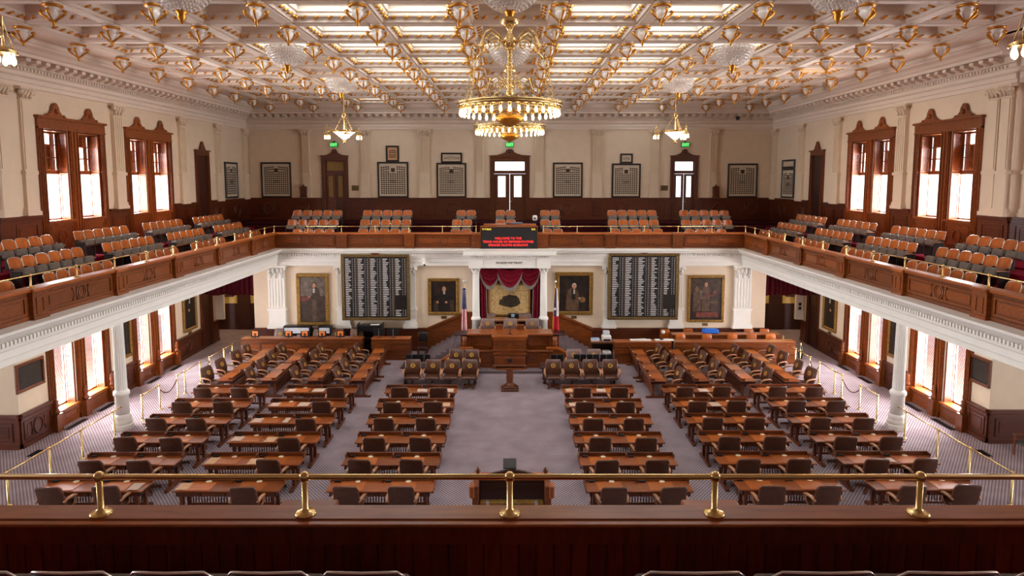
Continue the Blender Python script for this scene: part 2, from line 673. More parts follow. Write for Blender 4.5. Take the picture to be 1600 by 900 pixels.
# ---- upper cornice round the room
cor = struct('cornice')
prof = [(0, 11.84), (.07, 11.84), (.07, 11.98), (.11, 12.0), (.11, 12.14), (.18, 12.2), (.06, 12.22), (.06, 12.34), (.12, 12.37),
        (.12, 12.48), (.2, 12.51), (.2, 12.72), (.6, 12.74), (.6, 12.85), (.68, 12.88), (.76, 12.98), (.9, 13.06), (.92, 13.12),
        (.98, 13.13), (1.0, 13.26), (0, 13.26)]
MB().usweep(prof, XU, YU, (YCS[-1], YCS[1])).build('moulding', CEILP, cor)
mb, mm = MB(), MB()
mod = [(.2, 12.55), (.3, 12.52), (.42, 12.58), (.55, 12.62), (.56, 12.72), (.2, 12.72)]
y = YC + .5
while y < 40.2:
    for s in (-1, 1):
        x0, x1 = sorted((s * (XU - .12), s * (XU - .19)))
        mb.box(x0, x1, y, y + .09, 12.38, 12.47)
    y += .16
x = -16.0
while x < 16.0:
    mb.box(x, x + .09, YU - .19, YU - .12, 12.38, 12.47)
    x += .16
y = YC + .6
while y < 40.0:
    for s in (-1, 1):
        mm.prism([(s * (XU - i), z) for i, z in mod], y, y + .2, 'y')
    y += .46
x = -15.6
while x < 15.5:
    mm.prism([(YU - i, z) for i, z in mod], x, x + .2, 'x')
    x += .467
mb.build('dentils', CEILP, cor, 'stuff')
mm.build('modillions', CEILP, cor, 'stuff')
for s in (-1, 1):                                              # the cornice on the return walls
    mb = MB()
    x0, x1 = sorted((s * (XU - .0), s * 24))
    for (z0, z1, d) in ((11.84, 12.0, .07), (12.0, 12.2, .14), (12.37, 12.5, .14), (12.5, 12.72, .2), (12.72, 12.86, .6), (12.86, 13.26, .8)):
        mb.box(x0, x1, YCS[s] - d, YCS[s] + .3, z0, z1)
    mb.build('moulding', CEILP, cor)

# ---- ceiling: grid of beams, coffers with skylights
D, DY = 2.585, 2.46


def rowY(k):
    return 17.1 + DY * (k - 1)


ce = struct('ceiling')
MB().box(-24.4, 24.4, -5.4, 41, 14.12, 14.3).build('slab', CEILP, ce)
mb = MB()
for s in (-1, 1):
    x0, x1 = sorted((s * 14.2, s * 15.4))
    mb.box(x0, x1, 9.5, 40, 13.26, 14.12)
    x0, x1 = sorted((s * 15.2, s * 24))
    mb.box(x0, x1, 9.5, YC + .3, 13.26, 14.12)
mb.box(-15.4, 15.4, 39.24, 40.5, 13.262, 14.12)
mb.box(-24, 24, -5, 9.7, 13.262, 14.12)
mb.build('border', CEILP, ce)
for i in range(12):
    x = (i - 5.5) * D
    m = MB().box(x - .23, x + .23, 9.7, 39.5, 13.30, 13.9).box(x - .15, x + .15, 9.7, 39.5, 13.27, 13.31)
    m.build('beam', CEILP, ce)
for k in range(-2, 11):
    m = MB()
    m.box(-14.3, 14.3, rowY(k) - .23, rowY(k) + .23, 13.302, 13.9)
    for i in range(11):
        xc = (i - 5) * D
        m.box(xc - D / 2 + .23, xc + D / 2 - .23, rowY(k) - .14, rowY(k) + .14, 13.27, 13.31)
    m.build('cross_beam', CEILP, ce)


def rectloft(mb, prof, hx, hy):
    rings = [[(-hx + i, -hy + i, z), (hx - i, -hy + i, z), (hx - i, hy - i, z), (-hx + i, hy - i, z)] for i, z in prof]
    return mb.loft(rings, smooth=False, cap=False)


hx, hy = (D - .46) / 2, (DY - .46) / 2
CO = rectloft(MB(), [(-.02, 13.3), (.0, 13.35), (.02, 13.38), (.13, 13.43), (.15, 13.46), (.15, 13.54), (.2, 13.56), (.2, 13.72), (.29, 13.76),
                     (.29, 14.02)], hx, hy).mesh('coffer', CEILP)
gm = MB()
for q in range(5):
    t = -hx + .32 + q * (2 * hx - .64) / 4
    for sy in (-1, 1):
        y0 = sy * (hy - .13)
        gm.tube([(t - .08, y0 + sy * .06, 13.37), (t, y0 + sy * .02, 13.40), (t + .08, y0 - sy * .05, 13.445)], [.015, .042, .022], 5)
    t = -hy + .32 + q * (2 * hy - .64) / 4
    for sx in (-1, 1):
        x0 = sx * (hx - .13)
        gm.tube([(x0 + sx * .07, t - .05, 13.37), (x0 + sx * .02, t, 13.40), (x0 - sx * .05, t + .05, 13.445)], [.02, .042, .024], 5)
for sx, sy in product((-1, 1), repeat=2):
    gm.ball((sx * (hx - .12), sy * (hy - .1), 13.41), .065, 6, 4)
GM = gm.mesh('gilded_leaves', GILT)
PM_ = MB().box(-hx + .27, hx - .27, -hy + .27, hy - .27, 14.0, 14.03)
SKY_ME = PM_.mesh('skylight_or_spotlit_pane', SKYL)
PAN_ME = PM_.mesh('coffer_panel', CEILP)
WRM_ME = PM_.mesh('skylight_or_spotlit_pane', WARML)
for k in range(-2, 10):
    for i in range(11):
        c = i - 5
        bowl = (k % 3 == 0) and c in (-3, 0, 3)
        lit = (c in (-2, -1, 1, 2) and k < 7) or bowl
        o = inst('coffer', CO, ce, (c * D, rowY(k + .5), 0))
        inst('gilded_leaves', GM, o, kind='stuff')
        if lit:
            inst('skylight_or_spotlit_pane', SKY_ME, o)
        elif c == 5 and k == 5:
            inst('skylight_or_spotlit_pane', WRM_ME, o)  # panel glow stands in for a spotlight on this coffer
        else:
            inst('coffer_panel', PAN_ME, o)


# ---- fluted pilasters: local x = along the wall, y = out of the wall (negative), base at z0
def pilaster(M, wd, z0, z1, dep=.14, mat=CREAM, pedestal=1.5, name='pilaster_column', flutes=5):
    o = struct(name)
    h = wd / 2
    zc = z1 - max(.42, wd * .8)
    m = MB(M)
    m.box(-h - .08, h + .08, -dep - .06, 0, z0, z0 + .14).box(-h - .04, h + .04, -dep - .03, 0, z0 + .14, z0 + .26)
    m.box(-h, h, -dep, 0, z0 + .26, z0 + pedestal - .12)
    m.box(-h - .05, h + .05, -dep - .05, 0, z0 + pedestal - .12, z0 + pedestal)
    m.build('pedestal', mat, o)
    m = MB(M)
    m.box(-h + .02, h - .02, -dep + .03, 0, z0 + pedestal, zc)
    wf = (2 * h - .04) / (2 * flutes + 1)
    if not flutes:
        m.box(-h + .06, h - .06, -dep, -dep + .03, z0 + pedestal + .05, zc - .03)
    for q in range(flutes + 1 if flutes else 0):
        x = -h + .02 + 2 * q * wf
        m.box(x, x + wf, -dep, -dep + .03, z0 + pedestal + .05, zc - .03)
    m.build('shaft', mat, o)
    m = MB(M)
    m.box(-h, h, -dep, 0, zc, zc + .06)
    m.box(-h + .03, h - .03, -dep, 0, zc + .06, z1 - .09)
    m.box(-h - .1, h + .1, -dep - .1, 0, z1 - .09, z1)
    nl = 3
    for row in range(2):
        for q in range(nl + row):
            x = -h + (q + .5) * 2 * h / (nl + row)
            zz = zc + .06 + row * (z1 - zc) * .3
            hh = (z1 - zc) * .42
            m.tube([(x, -dep, zz), (x, -dep - .04, zz + hh * .6), (x, -dep - .1, zz + hh), (x, -dep - .13, zz + hh * .85)], [.06, .07, .05, .02], 5)
    for sx in (-1, 1):
        m.ball((sx * (h + .02), -dep - .04, z1 - .17), .09, 6, 5)
        m.tube([(sx * h * .3, -dep - .02, zc + .2), (sx * h * .8, -dep - .05, z1 - .22), (sx * (h + .02), -dep - .06, z1 - .12)], .03, 5)
    m.build('capital', mat, o)
    return o


MBK = lambda x, y: Matrix.Translation((x, y, 0))


def MS(s, X, yc):
    """pilaster on a side wall: local x -> world y, local -y -> towards the room"""
    return Matrix(((0, s, 0, s * X), (1, 0, 0, yc), (0, 0, 1, 0), (0, 0, 0, 1)))


for x, wd in ((-12.52, .46), (-8.88, .56), (-5.24, .6), (-1.82, .44), (1.82, .5), (5.38, .56), (8.9, .54), (12.5, .46)):
    pilaster(MBK(x, YU), wd, 7.66, 11.84, .16)
for s in (-1, 1):
    for yc, wd, dp in ((YCS[s] + .32, .5, .16), (22.05, .5, .12), (27.1, .62, .16), (32.45, .6, .14), (36.4, .6, .14), (40.1, .6, .14)):
        pilaster(MS(s, XU, yc), wd, 7.58, 11.84, dp, flutes=0 if yc < 23 else 4)
    pilaster(MBK(s * 17.1, YCS[s]), 1.2, 7.58, 11.84, .14, flutes=8)
    for x, wd in ((11.87, .86), (8.5, .66), (5.08, .58)):
        pilaster(MBK(s * x, YP), wd, 1.2, 4.44, .2 if x > 11 else .14, WHITE, 1.05)


# ---- panelled wainscots
def wainscot(M, u0, u1, z0, z1, edges, mat=W_WAINS, name='wainscot_trim', medallion=True):
    """edges: list of panel spans along the wall"""
    o = struct(name)
    m = MB(M)
    m.box(u0, u1, -.05, 0, z0, z1 - .1)
    m.box(u0, u1, -.12, 0, z1 - .1, z1).box(u0, u1, -.085, 0, z1 - .2, z1 - .14).box(u0, u1, -.09, 0, z0, z0 + .16)
    m.build('backing', mat, o)
    for (a, b) in edges:
        z_lo, z_hi = z0 + .24, z1 - .28
        m = MB(M)
        t = .05
        m.box(a, b, -.075, -.04, z_lo, z_lo + t).box(a, b, -.075, -.04, z_hi - t, z_hi)
        m.box(a, a + t, -.075, -.04, z_lo + t, z_hi - t).box(b - t, b, -.075, -.04, z_lo + t, z_hi - t)
        m.box(a + .14, b - .14, -.065, -.04, z_lo + .12, z_hi - .12)
        if medallion and b - a > 1.1:
            c = (a + b) / 2
            zc = (z_lo + z_hi) / 2
            r = (z_hi - z_lo) * .42
            pts = [(c + r * .75 * math.cos(2 * PI * i / 20), -.075, zc + r * math.sin(2 * PI * i / 20)) for i in range(20)]
            m.tube(pts, .035, 6, True)
            m.tube([(c + r * 1.2, -.07, zc + r * .8), (c + r * 1.0, -.07, zc), (c + r * 1.2, -.07, zc - r * .8)], .03, 5)
            m.tube([(c - r * 1.2, -.07, zc + r * .8), (c - r * 1.0, -.07, zc), (c - r * 1.2, -.07, zc - r * .8)], .03, 5)
        m.build('panel', mat, o)
    return o


wainscot(MBK(0, YU), -16.2, -11.62, 6.3, 7.66, [(-15.9, -14.0), (-13.8, -11.9)])
wainscot(MBK(0, YU), -9.96, -1.22, 6.3, 7.66, [(-9.7, -9.2), (-8.5, -5.6), (-5.4, -4.9), (-4.7, -2.2), (-2.0, -1.4)])
wainscot(MBK(0, YU), 1.22, 9.9, 6.3, 7.66, [(1.4, 2.0), (2.2, 4.9), (5.1, 5.6), (5.8, 8.6), (8.8, 9.6)])
wainscot(MBK(0, YU), 11.62, 16.2, 6.3, 7.66, [(11.9, 13.8), (14.0, 15.9)])
for s in (-1, 1):
    wainscot(side_M(s, XU), YCS[s], 22.5, 6.2, 7.58, [(21.3, 22.3)])
    wainscot(side_M(s, XU), 26.33, 27.65, 6.2, 7.6, [(26.5, 27.5)])
    wainscot(side_M(s, XU), 31.5, 33.72, 6.2, 7.62, [(31.7, 32.5), (32.6, 33.5)])
    wainscot(side_M(s, XU), 35.35, 40.45, 6.2, 7.66, [(35.5, 37.0), (37.2, 40.2)])
    x0, x1 = sorted((s * 16.2, s * 24))
    wainscot(MBK(0, YCS[s]), x0, x1, 6.2, 7.58, [(x0 + .2, x1 - 4), (x1 - 3.8, x1 - .2)] if s > 0 else [(x0 + .2, x0 + 3.8), (x0 + 4, x1 - .2)])
    wainscot(side_M(s, XL), YCS[s], 22.1, 0, 1.15, [(YCS[s] + .1, 22.0)])
    wainscot(side_M(s, XL), 25.45, 27.25, 0, 1.12, [(25.6, 27.1)])
    wainscot(side_M(s, XL), 30.5, 33.15, 0, 1.12, [(30.7, 33.0)])
    wainscot(side_M(s, XL), 34.55, 35.2, 0, 1.15, [])
    x0, x1 = sorted((s * 16.0, s * 24))
    wainscot(MBK(0, YCS[s]), x0, x1, 0, 1.15, [(x0 + .2, x0 + 3.6), (x0 + 3.8, x1 - .2)])
    e = [(a, b) for a, b in ((5.5, 8.0), (8.95, 11.3), (12.4, 13.0))]
    x0, x1 = sorted((s * 4.2, s * 13.1))
    wainscot(MBK(0, YP), x0, x1, 0, 1.2, [tuple(sorted((s * a, s * b))) for a, b in e], medallion=False)
    # the wainscot climbs beside the steps to the rostrum
    M = MBK(0, YP)
    m = MB(M)
    poly = [(s * 4.22, 0), (s * 4.22, 1.2), (s * 2.35, 2.0), (s * 1.75, 2.0), (s * 1.75, 0)]
    m.prism(poly, -.08, 0, 'y')
    cp = [(s * 4.3, 1.08), (s * 4.25, 1.22), (s * 2.33, 2.04), (s * 1.7, 2.04), (s * 1.7, 1.92), (s * 2.3, 1.92)]
    m.prism(cp, -.15, 0, 'y')
    o = m.build('wainscot_trim', W_PANEL)
    o['kind'] = 'structure'

# ---- tall windows
wn = 0


def window(s, X, u0, u1, z0, z1, zfloor, deep, upper, zmid):
    global wn
    wn += 1
    o = struct('window_%d' % wn)
    M = side_M(s, X)
    m = MB(M)
    t = .06
    m.box(u0, u0 + t, .0, deep, z0, z1).box(u1 - t, u1, 0, deep, z0, z1).box(u0, u1, 0, deep, z1 - t, z1)
    m.build('jamb', W_CASE, o)
    MB(M).box(u0 - .05, u1 + .05, -.12, deep, z0 - .07, z0 + .015).build('sill', W_PAD if not upper else W_CASE, o)
    a, b = u0 + t, u1 - t
    d0, d1 = deep - .1, deep - .04
    fr = .07
    m = MB(M)
    for (p, q) in ((z0, zmid), (zmid, z1)):
        m.box(a, a + fr, d0, d1, p, q).box(b - fr, b, d0, d1, p, q)
        m.box(a + fr, b - fr, d0, d1, p, p + fr).box(a + fr, b - fr, d0, d1, q - fr - (t if q == z1 else 0), q)
    m.build('sash_frame', W_CASE, o)
    for (p, q) in ((z0 + fr, zmid - fr), (zmid + fr, z1 - fr - t)):
        MB(M).box(a + fr, b - fr, deep - .075, deep - .065, p, q).build('pane', GLASS, o)
    if upper:
        m = MB(M)
        for q in (1, 2):
            u = a + fr + (b - a - 2 * fr) * q / 3
            m.box(u - .02, u + .02, d0, d1, zmid + fr, z1 - fr)
            z = zmid + fr + (z1 - zmid - 2 * fr) * q / 3
            m.box(a + fr, b - fr, d0, d1, z - .02, z + .02)
        m.build('glazing_bars', W_CASE, o)
        # inner louvred blinds close most of the panes behind the upper sash
        open_cells = ((0, 0), (0, 1), (1, 2)) if wn % 2 else ((0, 1), (1, 0), (1, 1), (0, 2))
        for ci in range(3):
            for cj in range(3):
                if (ci, cj) in open_cells:
                    continue
                ua, ub = a + fr + (b - a - 2 * fr) * ci / 3, a + fr + (b - a - 2 * fr) * (ci + 1) / 3
                za, zb = zmid + fr + (z1 - zmid - 2 * fr) * cj / 3, zmid + fr + (z1 - zmid - 2 * fr) * (cj + 1) / 3
                m = MB(M).box(ua, ub, deep - .012, deep, za, zb)
                for q in range(7):
                    z = za + (zb - za) * q / 7
                    m.box(ua + .02, ub - .02, deep - .03, deep - .012, z + .01, z + (zb - za) / 7 - .015)
                m.build('louvred_blind', W_CASE, o)
    # shutters folded back against the far reveal
    for (p, q, mat) in ((z0 + .02, zmid - .02, W_CASE), (zmid + .02, z1 - .1, W_CASE)):
        if not upper and p > zmid:
            continue
        m = MB(M)
        sh0, sh1 = -.02, deep - .12
        m.box(u1 - .12, u1 - .075, sh0, sh0 + .05, p, q).box(u1 - .12, u1 - .075, sh1 - .05, sh1, p, q)
        n = 3
        for j in range(n + 1):
            z = p + (q - p - .06) * j / n
            m.box(u1 - .12, u1 - .075, sh0 + .05, sh1 - .05, z, z + .06)
        z = p + .08
        while z < q - .08:
            m.box(u1 - .108, u1 - .088, sh0 + .05, sh1 - .05, z, z + .04)
            z += .055
        m.build('shutter', mat, o)
    # apron panel under the sill
    m = MB(M)
    m.box(u0 - .1, u1 + .1, -.05, .0, zfloor, z0 - .07)
    m.box(u0 + .05, u1 - .05, -.07, -.05, zfloor + .2, zfloor + .24).box(u0 + .05, u1 - .05, -.07, -.05, z0 - .22, z0 - .18)
    m.box(u0 + .05, u0 + .1, -.07, -.05, zfloor + .24, z0 - .22).box(u1 - .1, u1 - .05, -.07, -.05, zfloor + .24, z0 - .22)
    zc = (zfloor + z0 - .07) / 2
    c = (u0 + u1) / 2
    r = (z0 - zfloor) * .22
    if upper:
        m.tube([(c + r * .8 * math.cos(2 * PI * i / 16), -.06, zc + r * math.sin(2 * PI * i / 16)) for i in range(16)], .025, 5, True)
    m.build('apron_panel', W_CASE, o)
    return o


def casing(s, X, u0, u1, zf, z1, upper, um):
    """shared architrave of a pair of windows: side posts, mullion post, head and two carved crests"""
    o = struct('trim_%d' % (100 + wn))
    o.name = 'window_casing_trim'
    M = side_M(s, X)
    for (a, b) in ((u0, u0 + .3), (um - .24, um + .24), (u1 - .3, u1)):
        m = MB(M)
        m.box(a, b, -.08, 0, zf, z1)
        m.box(a + .05, a + .09, -.11, -.08, zf + .2, z1).box(b - .09, b - .05, -.11, -.08, zf + .2, z1)
        m.box((a + b) / 2 - .02, (a + b) / 2 + .02, -.11, -.08, zf + .2, z1)
        m.box(a - .02, b + .02, -.13, 0, zf, zf + .2)
        if not upper:
            m.lathe([(.09, 0), (.12, .05), (.1, .12), (.06, .2), (.11, .3), (.06, .38), (.09, .44), (.03, .52)], 10, ((a + b) / 2, -.14, zf + .62))
            m.box((a + b) / 2 - .15, (a + b) / 2 + .15, -.26, -.08, zf, zf + .62)
        m.build('casing_post', W_CASE, o)
    m = MB(M)
    m.box(u0, u1, -.09, 0, z1, z1 + .36).box(u0 - .05, u1 + .05, -.16, 0, z1 + .36, z1 + .44)
    m.box(u0, u1, -.12, 0, z1, z1 + .06)
    m.build('casing_head', W_CASE, o)
    if upper:
        for (a, b) in ((u0, um), (um, u1)):
            c = (a + b) / 2
            zb = z1 + .44
            pl = [(-.62, 0), (-.5, .03), (-.34, .06), (-.26, .16), (-.2, .2), (-.16, .34), (-.08, .46), (0, .5)]
            pl = pl + [(-x, z) for x, z in reversed(pl[:-1])]
            m = MB(M).prism([(c + x, zb + z) for x, z in pl], -.12, -.02, 'y')
            m.ball((c, -.12, zb + .2), .1, 8, 5)
            for sx in (-1, 1):
                m.ball((c + sx * .4, -.1, zb + .04), .07, 6, 4)
            m.build('crest', W_CASE, o)
    return o


for s in (-1, 1):
    for (a, b) in WUP:
        window(s, XU, a, b, ZU0, ZU1, TIER[3], .42, True, 9.05)
    casing(s, XU, 22.55, 26.28, TIER[3], ZU1, True, (24.15 + 24.68) / 2)
    casing(s, XU, 27.7, 31.43, TIER[3], ZU1, True, (29.3 + 29.83) / 2)
    for (a, b) in WLO:
        window(s, XL, a, b, ZL0, ZL1, 0, .4, False, 3.2)
    casing(s, XL, 22.02, 25.5, 0, ZL1, False, (23.45 + 24.05) / 2)
    casing(s, XL, 27.1, 30.6, 0, ZL1, False, (28.5 + 29.2) / 2)


# ---- doors
dn = 0


def door(M, wd, zf, ztop, lit, tr0, tr1, depth=.4, transom_tilt=False):
    """casing with carved crest, two leaves with glass lights, transom above; local x along, y into the wall"""
    global dn
    dn += 1
    o = struct('door_%d' % dn)
    h = wd / 2
    m = MB(M)
    for sx in (-1, 1):
        a, b = sorted((sx * h, sx * (h - .24)))
        m.box(a, b, -.08, .12, zf, ztop - .3)
        m.box(a + .05, a + .09, -.11, -.08, zf + .2, ztop - .3).box(b - .09, b - .05, -.11, -.08, zf + .2, ztop - .3)
    m.box(-h, h, -.1, .12, ztop - .3, ztop - .06).box(-h - .05, h + .05, -.16, .1, ztop - .06, ztop)
    m.build('casing', W_DOOR, o)
    k = h / .82
    pl = [(-.8 * k, 0), (-.5 * k, .03), (-.3 * k, .12), (-.18 * k, .2), (-.15 * k, .3), (-.07 * k, .38), (0, .4)]
    pl = pl + [(-x, z) for x, z in reversed(pl[:-1])]
    m = MB(M).prism([(x, ztop + z) for x, z in pl], -.12, 0, 'y')
    m.ball((0, -.1, ztop + .22), .1, 8, 5)
    m.build('crest', W_DOOR, o)
    a = h - .24
    MB(M).box(-a, a, .06, .16, tr0 - .16, tr0 - .04).build('transom_bar', W_DOOR, o)
    m = MB(M)
    m.box(-a, a, .08, .14, tr1 + .04, ztop - .3).box(-a, -a + .07, .08, .14, tr0 - .04, tr1 + .04).box(a - .07, a, .08, .14, tr0 - .04, tr1 + .04)
    m.box(-a + .07, a - .07, .08, .14, tr0 - .04, tr0 + .03).box(-a + .07, a - .07, .08, .14, tr1 - .03, tr1 + .04)
    m.build('transom_frame', W_DOOR, o)
    gm_ = DOORG if lit else pm('dim_amber_glass', srgb(150, 120, 60), .25)
    MB(M).box(-a + .07, a - .07, .1, .12, tr0 + .03, tr1 - .03).build('transom_pane', gm_, o)
    for sx in (-1, 1):
        x0, x1 = sorted((sx * .012, sx * a))
        zt = tr0 - .17
        g0, g1 = x0 + (x1 - x0) * .26, x1 - (x1 - x0) * .26
        zg0, zg1 = zf + 1.4, zt - .14
        m = MB(M)
        m.box(x0, g0, .08, .14, zf, zt).box(g1, x1, .08, .14, zf, zt).box(g0, g1, .08, .14, zg1, zt).box(g0, g1, .08, .14, zf, zg0)
        m.box(g0 + .03, g1 - .03, .06, .08, zf + .25, zg0 - .2)
        lf = m.build('door_leaf', W_DOOR, o)
        MB(M).box(g0, g1, .1, .12, zg0, zg1).build('glass_light', gm_, lf)
        MB(M).ball((x0 + .08 if sx > 0 else x1 - .08, .04, zf + 1.1), .035, 8, 5).build('door_knob', BRASS, lf)
    MB(M).box(-a, a, .3, .4, zf, ztop - .3).build('door_backing', W_DARK, o) if not lit else None
    return o


for (c, wd), lit in zip(DR, (False, True, True)):
    door(MBK(c, YU), wd, 6.3, 10.25, lit, 9.3, 9.9)
for s in (-1, 1):                                             # dark doors at the end of the side galleries and aisles
    for (X, yc, wd, zf, zt) in ((XU, 34.53, 1.5, 6.2, 10.05), (XL, 33.85, 1.3, 0, 3.6)):
        dn += 1
        o = struct('door_%d' % dn)
        M = MS(s, X, yc)
        h = wd / 2
        m = MB(M)
        for sx in (-1, 1):
            a, b = sorted((sx * h, sx * (h - .26)))
            m.box(a, b, -.1, 0, zf, zt).box(a + .06, a + .1, -.13, -.1, zf + .2, zt).box(b - .1, b - .06, -.13, -.1, zf + .2, zt)
        m.box(-h, h, -.1, 0, zt, zt + .2).box(-h - .05, h + .05, -.16, 0, zt + .2, zt + .27)
        m.build('casing', W_DOOR if zf else W_WAINS, o)
        pl = [(-.4, 0), (-.26, .06), (-.2, .2), (-.14, .26), (-.08, .4), (0, .45)]
        pl = pl + [(-x, z) for x, z in reversed(pl[:-1])]
        if zf:
            MB(M).prism([(x, zt + .27 + z) for x, z in pl], -.12, -.02, 'y').build('crest', W_DOOR, o)
        a = h - .26
        m = MB(M).box(-a, a, -.03, 0, zf, zt)
        for (p, q) in ((.1, .32), (.36, .62), (.66, .95)):
            m.box(-a + .12, a - .12, -.05, -.03, zf + (zt - zf) * p, zf + (zt - zf) * q)
        m.build('door_leaf', W_DARK, o)


# ---- gallery fronts: panelled parapets with piers, cap rail
def parapet(M, u0, u1, piers, name='parapet_wall'):
    """local x along, -y towards the chamber, y = 0 the panel face"""
    o = struct(name)
    z0, z1 = 5.32, 6.02
    MB(M).box(u0, u1, .0, .1, z0, z1).box(u0, u1, -.04, 0, z0, z0 + .1).box(u0, u1, -.03, 0, z1 - .05, z1).build('backing', W_PANEL, o)
    MB(M).cbox(u0, u1, -.12, .26, z1, z1 + .09, .025).build('cap_rail', W_CAP, o)
    ps = sorted(piers)
    for p in ps:
        m = MB(M)
        m.box(p - .24, p + .24, -.12, 0, z0, z1).box(p - .28, p + .28, -.16, 0, z0 - .06, z0 + .08).box(p - .27, p + .27, -.15, 0, z1 - .08, z1)
        m.box(p - .14, p + .14, -.14, -.12, z0 + .14, z0 + .18).box(p - .14, p + .14, -.14, -.12, z1 - .18, z1 - .14)
        m.box(p - .14, p - .1, -.14, -.12, z0 + .18, z1 - .18).box(p + .1, p + .14, -.14, -.12, z0 + .18, z1 - .18)
        m.build('pier', W_PANEL, o)
        MB(M).cbox(p - .3, p + .3, -.2, -.1, z1, z1 + .088, .02).build('pier_cap', W_CAP, o)
    ed = [u0] + ps + [u1]
    for a, b in zip(ed, ed[1:]):
        a, b = (a + .36 if a != u0 else a + .12), (b - .36 if b != u1 else b - .12)
        if b - a < .5:
            continue
        zl, zh = z0 + .15, z1 - .1
        m = MB(M)
        t = .04
        m.box(a, b, -.035, 0, zl, zl + t).box(a, b, -.035, 0, zh - t, zh).box(a, a + t, -.035, 0, zl + t, zh - t).box(b - t, b, -.035, 0, zl + t, zh - t)
        m.box(a + .12, b - .12, -.02, 0, zl + .1, zh - .1)
        c, zc, r = (a + b) / 2, (zl + zh) / 2, .2
        if b - a > 1.8:
            m.tube([(c + r * math.cos(2 * PI * i / 20), -.03, zc + r * math.sin(2 * PI * i / 20)) for i in range(20)], .025, 5, True)
            m.tube([(c + r * .6 * math.cos(2 * PI * i / 16), -.03, zc + r * .7 * math.sin(2 * PI * i / 16)) for i in range(16)], .018, 5, True)
            for sx in (-1, 1):
                m.tube([(c + sx * .34, -.025, zc + .18), (c + sx * .28, -.03, zc), (c + sx * .34, -.025, zc - .18)], .022, 5)
        m.build('panel', W_PANEL, o)
    return o


for s in (-1, 1):
    parapet(side_M(s, 11.9), 5.3, 33.0, [9.3, 12.75, 16.15, 19.6, 23.05, 26.5, 29.95])
BPIER = [-5.08, -1.68, 1.68, 5.08]
parapet(MBK(0, 32.95), -11.9, 11.9, [-8.5, 8.5] + BPIER)

# near parapet: dark beaded boards below a two-step cap
npar = struct('parapet_wall')
MB().box(-24, 24, 4.97, 5.12, 5.3, 6.03).build('backing', W_DARK, npar)
MB().cbox(-24, 24, 4.955, 5.19, 6.05, 6.11, .01).build('cap_rail', W_CAP, npar)
MB().cbox(-24, 24, 4.892, 5.0, 6.07, 6.097, .008).build('cap_lip', W_CAP, npar)
MB().box(-24, 24, 4.915, 4.97, 5.92, 6.07).build('bed_moulding', W_BOARD, npar)
PLK = MB().cbox(-.0695, .0695, 4.925, 4.975, 5.3, 5.93, .01).mesh('plank', W_BOARD)
for i in range(-34, 35):
    inst('plank', PLK, npar, (i * .14, 0, 0))
for s in (-1, 1):
    for x in (1.72, 5.1):
        MB().cbox(s * x - .24, s * x + .24, 5.195, 5.42, 5.96, 6.04, .012).build('pier_cap', W_CAP, npar)
        MB().box(s * x - .2, s * x + .2, 5.12, 5.39, 5.0, 5.96).build('pier', W_PANEL, npar)


# ================================================================== GALLERY SEATS
def make_seat(bm=None):
    t = thing('theatre_seat', '', 'seat', group='gallery seats')
    # curved plywood back with rounded shoulders, front towards -y
    rings = []
    for j, z in enumerate((.40, .46, .6, .72, .80, .84, .855)):
        k = (z - .4) / .46
        hw = .245 * (1 if z < .75 else (.96 if z < .82 else (.84 if z < .85 else .7)))
        yc = .10 + .12 * k
        row = []
        for i in range(7):
            x = -hw + 2 * hw * i / 6
            row.append((x, yc + .05 * (1 - (x / .25) ** 2) - .03, z))
        row += [(x, y + .025, z) for (x, y, z) in reversed(row)]
        rings.append(row)
    MB().loft(rings).build('backrest', bm or W_SEAT, t)
    pts = []
    for (x, z) in ((-.25, .4), (-.25, .6), (-.25, .74), (-.235, .81), (-.20, .852), (-.1, .865), (0, .868), (.1, .865), (.20, .852), (.235, .81), (.25, .74), (.25, .6), (.25, .4)):
        k = (z - .4) / .46
        pts.append((x, .10 + .12 * k + .05 * (1 - (x / .25) ** 2) - .02, z))
    MB().tube(pts, .011, 5).build('back_rim', STEEL, t)
    m = MB(Matrix.Translation((0, -.02, .36)) @ Matrix.Rotation(math.radians(-14), 4, 'X'))
    m.cbox(-.23, .23, -.24, .05, -.04, .2, .04)
    m.build('seat_pan', GREYU, t)
    m = MB().cbox(-.285, -.245, -.2, .12, .0, .5, .012).cbox(-.29, -.24, .02, .1, 0, .6, .01)
    m.build('standard', DARKM, t)
    MB().cbox(-.29, -.24, -.22, .1, .5, .53, .01).build('armrest', GREYU, t)
    return t


seat = Proto(make_seat)
def _mk_end():
    t = make_seat()
    m = MB().cbox(.245, .285, -.2, .12, .0, .5, .012).cbox(.24, .29, .02, .1, 0, .6, .01)
    m.build('standard', DARKM, t)
    MB().cbox(.235, .295, -.24, .1, .5, .53, .01).build('armrest', W_ARM, t)
    return t


